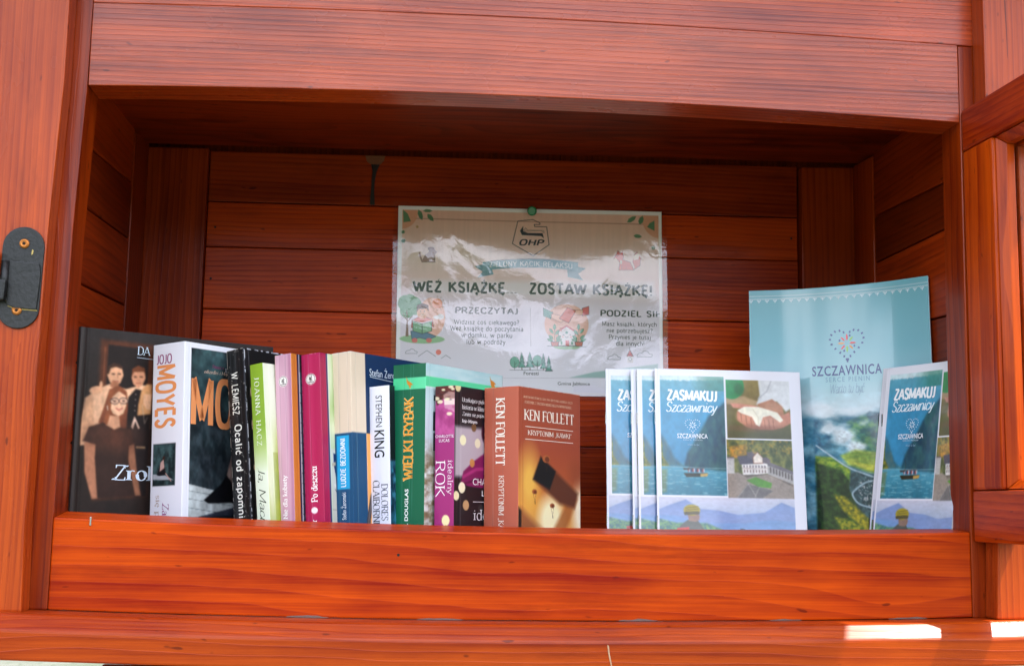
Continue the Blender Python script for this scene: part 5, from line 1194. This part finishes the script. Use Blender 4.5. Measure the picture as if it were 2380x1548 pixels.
# ------------------------------------------------------------------ laminated notice on the back wall
def poster_art(w, h):
    a = Art(w, h, .5, (248, 246, 250))
    K = lambda x, y: ((x - 112 + (y - 58) * .012) / 6.6, (y - 60 - (x - 115) * .0165) / 6.66); k = lambda *p: [K(*q) for q in p]
    INK, GR, TEAL = (44, 60, 70), (96, 140, 106), (92, 158, 150)
    a.grad(4.5, 4.5, w - 3.5, h - 4, [(0, (240, 192, 176)), (.25, (242, 216, 208)), (.4, (236, 204, 202)), (.52, (232, 222, 236)), (1, (242, 242, 252))])
    n = a.noise(2.2, 60, 2, 3)[..., None]; band = a.clip(4.5, 4.5, w - 3.5, 75)[..., None]; a.c = np.where(band, a.c * (.975 + .05 * n), a.c)
    a.line([K(235, 158), K(1955, 190)], 1.0, (176, 128, 116), 1.2, .8)
    a.ell(4.5, 4.5, 18, 22, (226, 160, 130), .6, .8); a.ell(w - 3.5, 4.5, 20, 26, (226, 160, 130), .6, .8)
    a.rect(-1, -1, 4.6, h + 1, (248, 246, 250)); a.rect(-1, -1, w + 1, 4.5, (248, 246, 250)); a.rect(w - 3.6, -1, w + 1, h + 1, (248, 246, 250)); a.rect(-1, h - 4, w, h + 1, (248, 246, 250))
    def lf(x, y, l, wd, r, c=GR): a.poly([K(x, y), *[(p) for p in leaf(*K(x, y), l, wd, r)][0:0]] or leaf(*K(x, y), l, wd, r), c, .3)
    def lfp(x, y, l, wd, r, c=GR): a.poly(leaf(*K(x, y), l, wd, r), c, .3); 
    a.poly(k((146, 90), (150, 188), (205, 180), (180, 120)), GR, .4); a.poly(k((2042, 160), (2042, 240), (1985, 210), (2005, 180)), GR, .4)
    for x, y, l, wd, r in ((275, 130, 13, 5, 70), (330, 98, 11, 3.4, 0), (350, 150, 11, 5, 50), (1868, 152, 13, 5, -35), (1940, 158, 11, 5.4, -70), (1912, 282, 10, 4.4, 5), (150, 330, 5, 5, 60), (148, 262, 4, 4, 30), (2030, 370, 5, 5, 110)): lfp(x, y, l, wd, r)
    a.ell(*K(252, 222), 1.5, 1.5, (196, 160, 110), .3)
    # shield with the letters OHP
    P = k((1005, 170), (1118, 158), (1172, 184), (1170, 196), (1128, 196), (1132, 212), (1222, 214), (1238, 352), (1118, 438), (962, 345))
    a.line(P + [P[0]], .8, INK, .25)
    a.poly(k((1045, 208), (1020, 245), (1035, 278), (1180, 285), (1200, 302), (1190, 262), (1080, 262), (1045, 248)), INK, .3); a.poly(k((1062, 222), (1048, 240), (1060, 250), (1180, 244), (1202, 262), (1200, 240), (1080, 240)), (220, 184, 172), .3, line=INK, lw=.12)
    a.word('block', "OHP", *K(1014, 308), *K(1204, 362), INK, thick=2.3, thin=2.0, shear=.2, space=1.6)
    # fox and squirrel
    F = (224, 84, 48)
    a.poly(k((1880, 540), (1925, 510), (1932, 450), (1905, 405), (1880, 430), (1870, 480), (1885, 520)), F, .3, line=(120, 50, 40), lw=.25); a.poly(k((1925, 400), (1870, 440), (1880, 470), (1915, 460)), (240, 222, 200), .4)
    a.poly(k((1762, 545), (1770, 490), (1760, 470), (1725, 455), (1745, 425), (1758, 395), (1775, 415), (1795, 402), (1800, 440), (1795, 465), (1850, 485), (1878, 545)), F, .3, line=(120, 50, 40), lw=.25); a.ell(*K(1757, 432), .6, .6, INK, .2); a.poly(k((1728, 456), (1745, 452), (1752, 468), (1738, 468)), (244, 230, 214), .3)
    a.poly(k((1772, 470), (1790, 470), (1785, 500), (1774, 500)), (244, 230, 214), .3); a.line(k((1785, 545), (1788, 510)), .3, (120, 50, 40), .2); a.line(k((1815, 545), (1822, 520)), .3, (120, 50, 40), .2)
    B = (150, 110, 104)
    a.poly(k((285, 490), (310, 440), (345, 410), (332, 385), (350, 378), (372, 380), (385, 405), (398, 412), (380, 432), (385, 490)), B, .3, line=(90, 60, 60), lw=.25); a.line(k((290, 485), (275, 450), (270, 420)), 2.0, B, .3)
    # ribbon
    RB = (110, 160, 178)
    def arcp(x0, x1, y, s, n=12): return [(x0 + (x1 - x0) * i / n, y + s * ((x0 + (x1 - x0) * i / n - 1095) / 360) ** 2) for i in range(n + 1)]
    a.poly(k((680, 520), (790, 490), (820, 580), (700, 606), (738, 560)), (90, 140, 158), .3); a.poly(k((1370, 500), (1510, 535), (1455, 575), (1490, 624), (1375, 600)), (90, 140, 158), .3)
    a.poly([K(*p) for p in arcp(738, 1455, 462, 26) + arcp(1455, 738, 528, 26)], RB, .3); a.line([K(*p) for p in arcp(800, 1240, 462, 26)], .8, INK, .3, .8)
    a.word('block', "ZIELONY KĄCIK RELAKSU", *K(788, 474), *K(1410, 530), (238, 242, 244), thick=1.3, thin=1.1, space=1.4, arc=2.2)
    # headline with its white glow
    a.poly(k((215, 625), (2020, 640), (2040, 770), (1500, 765), (200, 715)), (238, 232, 240), 7, .8)
    a.word('block', "WEŹ KSIĄŻKĘ...  ZOSTAW KSIĄŻKĘ!", *K(218, 615), *K(2012, 762), (34, 52, 62), thick=2.5, thin=2.2, space=1.6)
    a.poly(k((120, 770), (700, 770), (1500, 765), (1800, 800), (2045, 800), (2045, 820), (120, 820)), (226, 212, 224), 5, .5)
    # boy reading under a tree
    a.ell(*K(360, 905), 15, 22, (240, 182, 160), .5, .95); a.ell(*K(290, 1070), 25, 5, (150, 196, 150), .4)
    for x, y, r in ((170, 800, 9), (225, 810, 9), (180, 860, 8), (200, 780, 7), (240, 850, 6)): a.ell(*K(x, y), r, r, (112, 168, 128), .3)
    a.poly(k((168, 1050), (178, 900), (172, 870), (180, 850), (190, 1050)), (126, 90, 80), .3); a.line(k((182, 940), (215, 900)), .7, (126, 90, 80), .3); a.line(k((178, 930), (150, 880)), .7, (126, 90, 80), .3)
    a.ell(*K(402, 802), 5.6, 5.6, (238, 140, 96), .3)
    for i in range(12):
        t = i * math.pi / 6; cu, cv = K(402, 802); a.line([(cu + 7 * math.cos(t), cv + 7 * math.sin(t)), (cu + 8.6 * math.cos(t), cv + 8.6 * math.sin(t))], .4, (140, 100, 80), .2)
    a.ell(*K(400, 906), 4, 2, (246, 246, 250), .3); a.ell(*K(425, 902), 4, 3, (246, 246, 250), .3)
    a.poly(k((205, 1010), (300, 1010), (395, 1050), (330, 1075), (270, 1060), (215, 1075)), (84, 124, 156), .4, line=(50, 60, 80), lw=.25)
    a.ell(*K(235, 1080), 3.2, 2.6, (220, 110, 110), .3); a.ell(*K(340, 1080), 3.2, 2.6, (220, 110, 110), .3)
    a.poly(k((215, 930), (260, 905), (320, 905), (365, 925), (375, 980), (210, 985)), (222, 110, 96), .4, line=(110, 60, 60), lw=.25)
    a.ell(*K(292, 872), 6.2, 7, (240, 186, 156), .3); a.poly(k((248, 870), (252, 815), (290, 800), (335, 815), (338, 862), (325, 840), (265, 845)), (104, 72, 66), .4)
    for x in (278, 306): a.ell(*K(x, 862), .6, .5, INK, .2)
    a.line(k((282, 885), (292, 890), (304, 885)), .6, (250, 250, 250), .3)
    a.poly(k((220, 935), (290, 955), (290, 1030), (222, 1010)), (120, 176, 136), .3, line=INK, lw=.3); a.poly(k((290, 955), (362, 935), (360, 1010), (290, 1030)), (130, 184, 144), .3, line=INK, lw=.3); a.line(k((222, 932), (290, 950), (362, 930)), .8, (246, 246, 250), .2)
    # hands with a book above a small house
    a.ell(*K(1362, 960), 25, 23, (240, 184, 164), .5, .95); a.ell(*K(1362, 1130), 15, 3, (170, 206, 170), .4)
    a.poly(k((1188, 835), (1262, 870), (1245, 918), (1190, 895)), TEAL, .3, line=INK, lw=.2); a.poly(k((1532, 822), (1480, 838), (1480, 895), (1532, 885)), (214, 86, 90), .3, line=INK, lw=.2)
    a.poly(k((1250, 880), (1310, 890), (1345, 930), (1320, 948), (1265, 920), (1250, 905)), (242, 190, 166), .3, line=(150, 90, 80), lw=.2); a.poly(k((1485, 850), (1400, 852), (1380, 872), (1430, 890), (1485, 885)), (242, 190, 166), .3, line=(150, 90, 80), lw=.2)
    a.poly(k((1370, 832), (1432, 858), (1378, 950), (1308, 915)), (226, 108, 86), .3, line=(120, 50, 50), lw=.25)
    a.poly(k((1300, 1010), (1362, 975), (1425, 1010), (1425, 1122), (1300, 1122)), (240, 232, 236), .3, line=INK, lw=.2); a.line(k((1282, 1022), (1362, 970), (1440, 1022)), 1.8, (206, 92, 96), .3); a.rect(*K(1312, 985), *K(1325, 1010), (206, 110, 100), .2); a.rect(*K(1352, 1082), *K(1378, 1122), (222, 106, 110), .2)
    a.ell(*K(1362, 1022), 1.5, 1.5, TEAL, .2); a.line(k((1350, 1052), (1362, 1060), (1374, 1052)), .35, INK, .2)
    for x in (1338, 1388): a.line(k((x - 6, 1042), (x, 1036), (x + 6, 1042)), .35, INK, .2); a.ell(*K(x - (5 if x < 1360 else -5), 1054), .9, .6, (240, 160, 160), .2)
    for sx in (-1, 1):
        cx = 1362 + sx * 90
        a.poly(k((cx - 30, 1092), (cx + 32, 1092), (cx + 24, 1124), (cx - 22, 1124)), (206, 112, 100), .3, line=INK, lw=.2)
        for i, (dx, dy, r) in enumerate(((-28, -20, 40), (28, -24, -40), (-20, -60, 50), (24, -70, -50), (0, -100, 90), (-32, 0, 20), (34, -2, -20))): a.poly(leaf(*K(cx + sx * dx, 1080 + dy), 7, 3, r * (1 if sx > 0 else -1)), (100, 164, 134), .3, line=(60, 110, 90), lw=.15)
        a.line(k((cx, 1092), (cx, 1000)), .3, (60, 110, 90), .2)
    for x in (1322, 1402): a.poly(leaf(*K(x, 1100), 5, 2.4, 90), (100, 164, 134), .3)
    a.line(k((1215, 1124), (1508, 1130)), .3, INK, .2); a.line(k((1092, 835), (1093, 1125)), .3, (150, 140, 150), .2)
    D = (46, 54, 60)
    a.word('block', "PRZECZYTAJ", *K(534, 826), *K(1000, 885), D, thick=2.3, thin=2.0, space=1.6); a.word('block', "PODZIEL SIĘ", *K(1618, 848), *K(2072, 915), D, thick=2.3, thin=2.0, space=1.6)
    def ln(t, x0, x1, y0, y1): a.word('block', t, *K(x0, y0), K(x1, y1)[0], K(x0, y1)[1] + (x1 - x0) * .0 , (44, 50, 56), thick=1.35, thin=1.2, space=1.0)
    for t, x0, x1, y in (("Widzisz coś ciekawego?", 524, 1008, 920), ("Weź książkę do poczytania", 495, 1038, 968), ("w domku, w parku", 577, 955, 1018), ("lub w podróży.", 618, 914, 1070)): ln(t, x0, x1, y, y + (48 if 'p' in t or 'ę' in t or 'g' in t or 'y' in t else 36))
    for t, x0, x1, y in (("Masz książki, których", 1630, 2042, 936), ("nie potrzebujesz?", 1664, 2010, 986), ("Przynieś je tutaj", 1680, 1994, 1035), ("dla innych!", 1732, 1945, 1086)): ln(t, x0, x1, y, y + 44)
    # line drawings along the foot
    def cloud(x, y, s=1.0): a.line([K(x + s * p, y + s * q) for p, q in ((-46, 20), (46, 20), (50, 5), (30, 0), (22, -14), (0, -20), (-14, -6), (-34, -4), (-46, 8), (-46, 20))], .4, (90, 100, 112), .2)
    cloud(210, 1160, .9); cloud(1715, 1205); cloud(1945, 1182, 1.2); a.line(k((262, 1200), (325, 1155), (390, 1200)), .4, (80, 90, 100), .2); a.line(k((430, 1215), (465, 1190), (500, 1215)), .4, (80, 90, 100), .2); a.ell(*K(410, 1168), 3, 3, (236, 120, 110), .3)
    for x, tp, wd, c in ((1025, 1172, 28, 0), (1085, 1170, 33, 0), (1185, 1180, 24, 0), (1225, 1200, 26, 0)):
        for j in range(3):
            y0 = tp + j * 30; a.poly(k((x, y0), (x - wd * (.5 + j * .25), y0 + 52), (x + wd * (.5 + j * .25), y0 + 52)), (96, 164, 150), .25, line=INK, lw=.2)
        a.rect(*K(x - 3, tp + 112), *K(x + 3, 1303), (90, 80, 70), .2)
    for x, y in ((972, 1245), (1140, 1235)): a.ell(*K(x, y), 5.4, 6.4, INK, .2); a.ell(*K(x, y), 5.1, 6.1, (110, 176, 156), .2); a.line(k((x, 1300), (x, y - 5)), .45, INK, .2); a.line(k((x, y + 20), (x + 14, y + 5)), .3, INK, .2)
    a.line(k((935, 1303), (1255, 1306)), .4, INK, .2); a.word('sans', "Foresti", *K(1038, 1314), *K(1148, 1342), (52, 58, 66), offset=.006)
    a.poly(k((1812, 1202), (1835, 1150), (1862, 1202)), (212, 96, 100), .3, line=INK, lw=.25); a.rect(*K(1816, 1202), *K(1858, 1250), (220, 214, 214), .2); a.line(k((1835, 1150), (1836, 1130)), .4, INK, .2); a.ell(*K(1836, 1222), 1.8, 1.8, INK, .2); a.ell(*K(1836, 1222), 1.4, 1.4, (236, 236, 236), .2)
    a.poly(k((1380, 1362), (1560, 1320), (2045, 1260), (2045, 1370)), (150, 190, 186), 1.5, .9); a.line(k((130, 1362), (2045, 1364)), .4, (200, 196, 210), .4)
    a.word('sans', "Gmina Jabłonce", *K(1290, 1392), *K(1530, 1428), (52, 58, 66), offset=.006)
    return a

poster = empty("poster", (.4225, .3262, .2470)); poster.rotation_euler = (0, math.radians(-.72), 0)
tag(poster, "laminated notice WEZ KSIAZKE ZOSTAW KSIAZKE pinned to the back wall under a glossy film", "poster")
PW, PH = .3010, .2130
pa = poster_art(PW * 1000, PH * 1000)
def wavy(x, z): return .0006 * np.sin(x * 31 + z * 17) + .0004 * np.sin(z * 53 - x * 12)
pp = lambda U, V, off: (U / 1000 - PW / 2, -off - wavy(U / 1000, V / 1000), PH / 2 - V / 1000)
ps_ = grid_obj("printed_sheet", pa, pp, M_INKM, poster); ps_.modifiers.new("thickness", 'SOLIDIFY').thickness = .0003; ps_.modifiers[0].offset = -1
lettering("sheet_lettering", pa.words, pp, M_INKM, ps_, off=.0001, umax=PW * 1000 - 3.4)
mf, nt, bsdf = nodes_of("laminating_film"); nt.nodes.remove(bsdf)
tr = N(nt, "ShaderNodeBsdfTransparent"); tr.inputs[0].default_value = (.97, .97, .97, 1)
gl = N(nt, "ShaderNodeBsdfGlossy"); gl.inputs["Roughness"].default_value = .045
mx = N(nt, "ShaderNodeMixShader")
tc = N(nt, "ShaderNodeTexCoord")
def nz(sc, det, rg):
    n = N(nt, "ShaderNodeTexNoise"); n.inputs["Scale"].default_value = sc; n.inputs["Detail"].default_value = det; n.inputs["Roughness"].default_value = rg; n.inputs["Distortion"].default_value = .8
    nt.links.new(tc.outputs["Object"], n.inputs["Vector"]); return n.outputs[0]
hh = math_n(nt, 'ADD', math_n(nt, 'MULTIPLY', nz(9, 2, .5), 1.2), math_n(nt, 'MULTIPLY', nz(60, 3, .55), .13))
bp = N(nt, "ShaderNodeBump"); bp.inputs["Strength"].default_value = 1.0; bp.inputs["Distance"].default_value = .0011
nt.links.new(hh, bp.inputs["Height"]); nt.links.new(bp.outputs[0], gl.inputs["Normal"])
nt.links.new(front_fresnel(nt, 1.6, 1.5), mx.inputs[0]); nt.links.new(tr.outputs[0], mx.inputs[1]); nt.links.new(gl.outputs[0], mx.inputs[2]); nt.links.new(mx.outputs[0], nt.nodes["Material Output"].inputs[0])
fa = Art(PW * 1000 + 11, PH * 1000 + 10, 3.0)
fo = grid_obj("laminate_film", fa, lambda U, V, off: (U / 1000 - PW / 2 - .0055, -.0012 - wavy(U / 1000 - .0055, V / 1000 - .005), PH / 2 + .005 - V / 1000), mf, poster)

# green push pin
pin = empty("push_pin", (.4222, .3240, .3506)); tag(pin, "green plastic push pin holding the notice at its top edge", "push pin")
M_PIN = plain("green_plastic", (10, 120, 72), rough=.25, coat=.5)
def put(o, par): o.parent = par; return o
put(lathe("pin_head", [(.0030, .0), (.0054, .0006), (.0054, .0020), (.0030, .0030), (.0026, .0075), (.0034, .0085), (.0050, .0092), (.0050, .0104), (.0040, .0110)], M_PIN), pin)
pin.rotation_euler = (math.radians(14), 0, math.radians(-8))
put(lathe("pin_point", [(.0005, -.006), (.0005, .0)], M_STEEL, 8), pin)
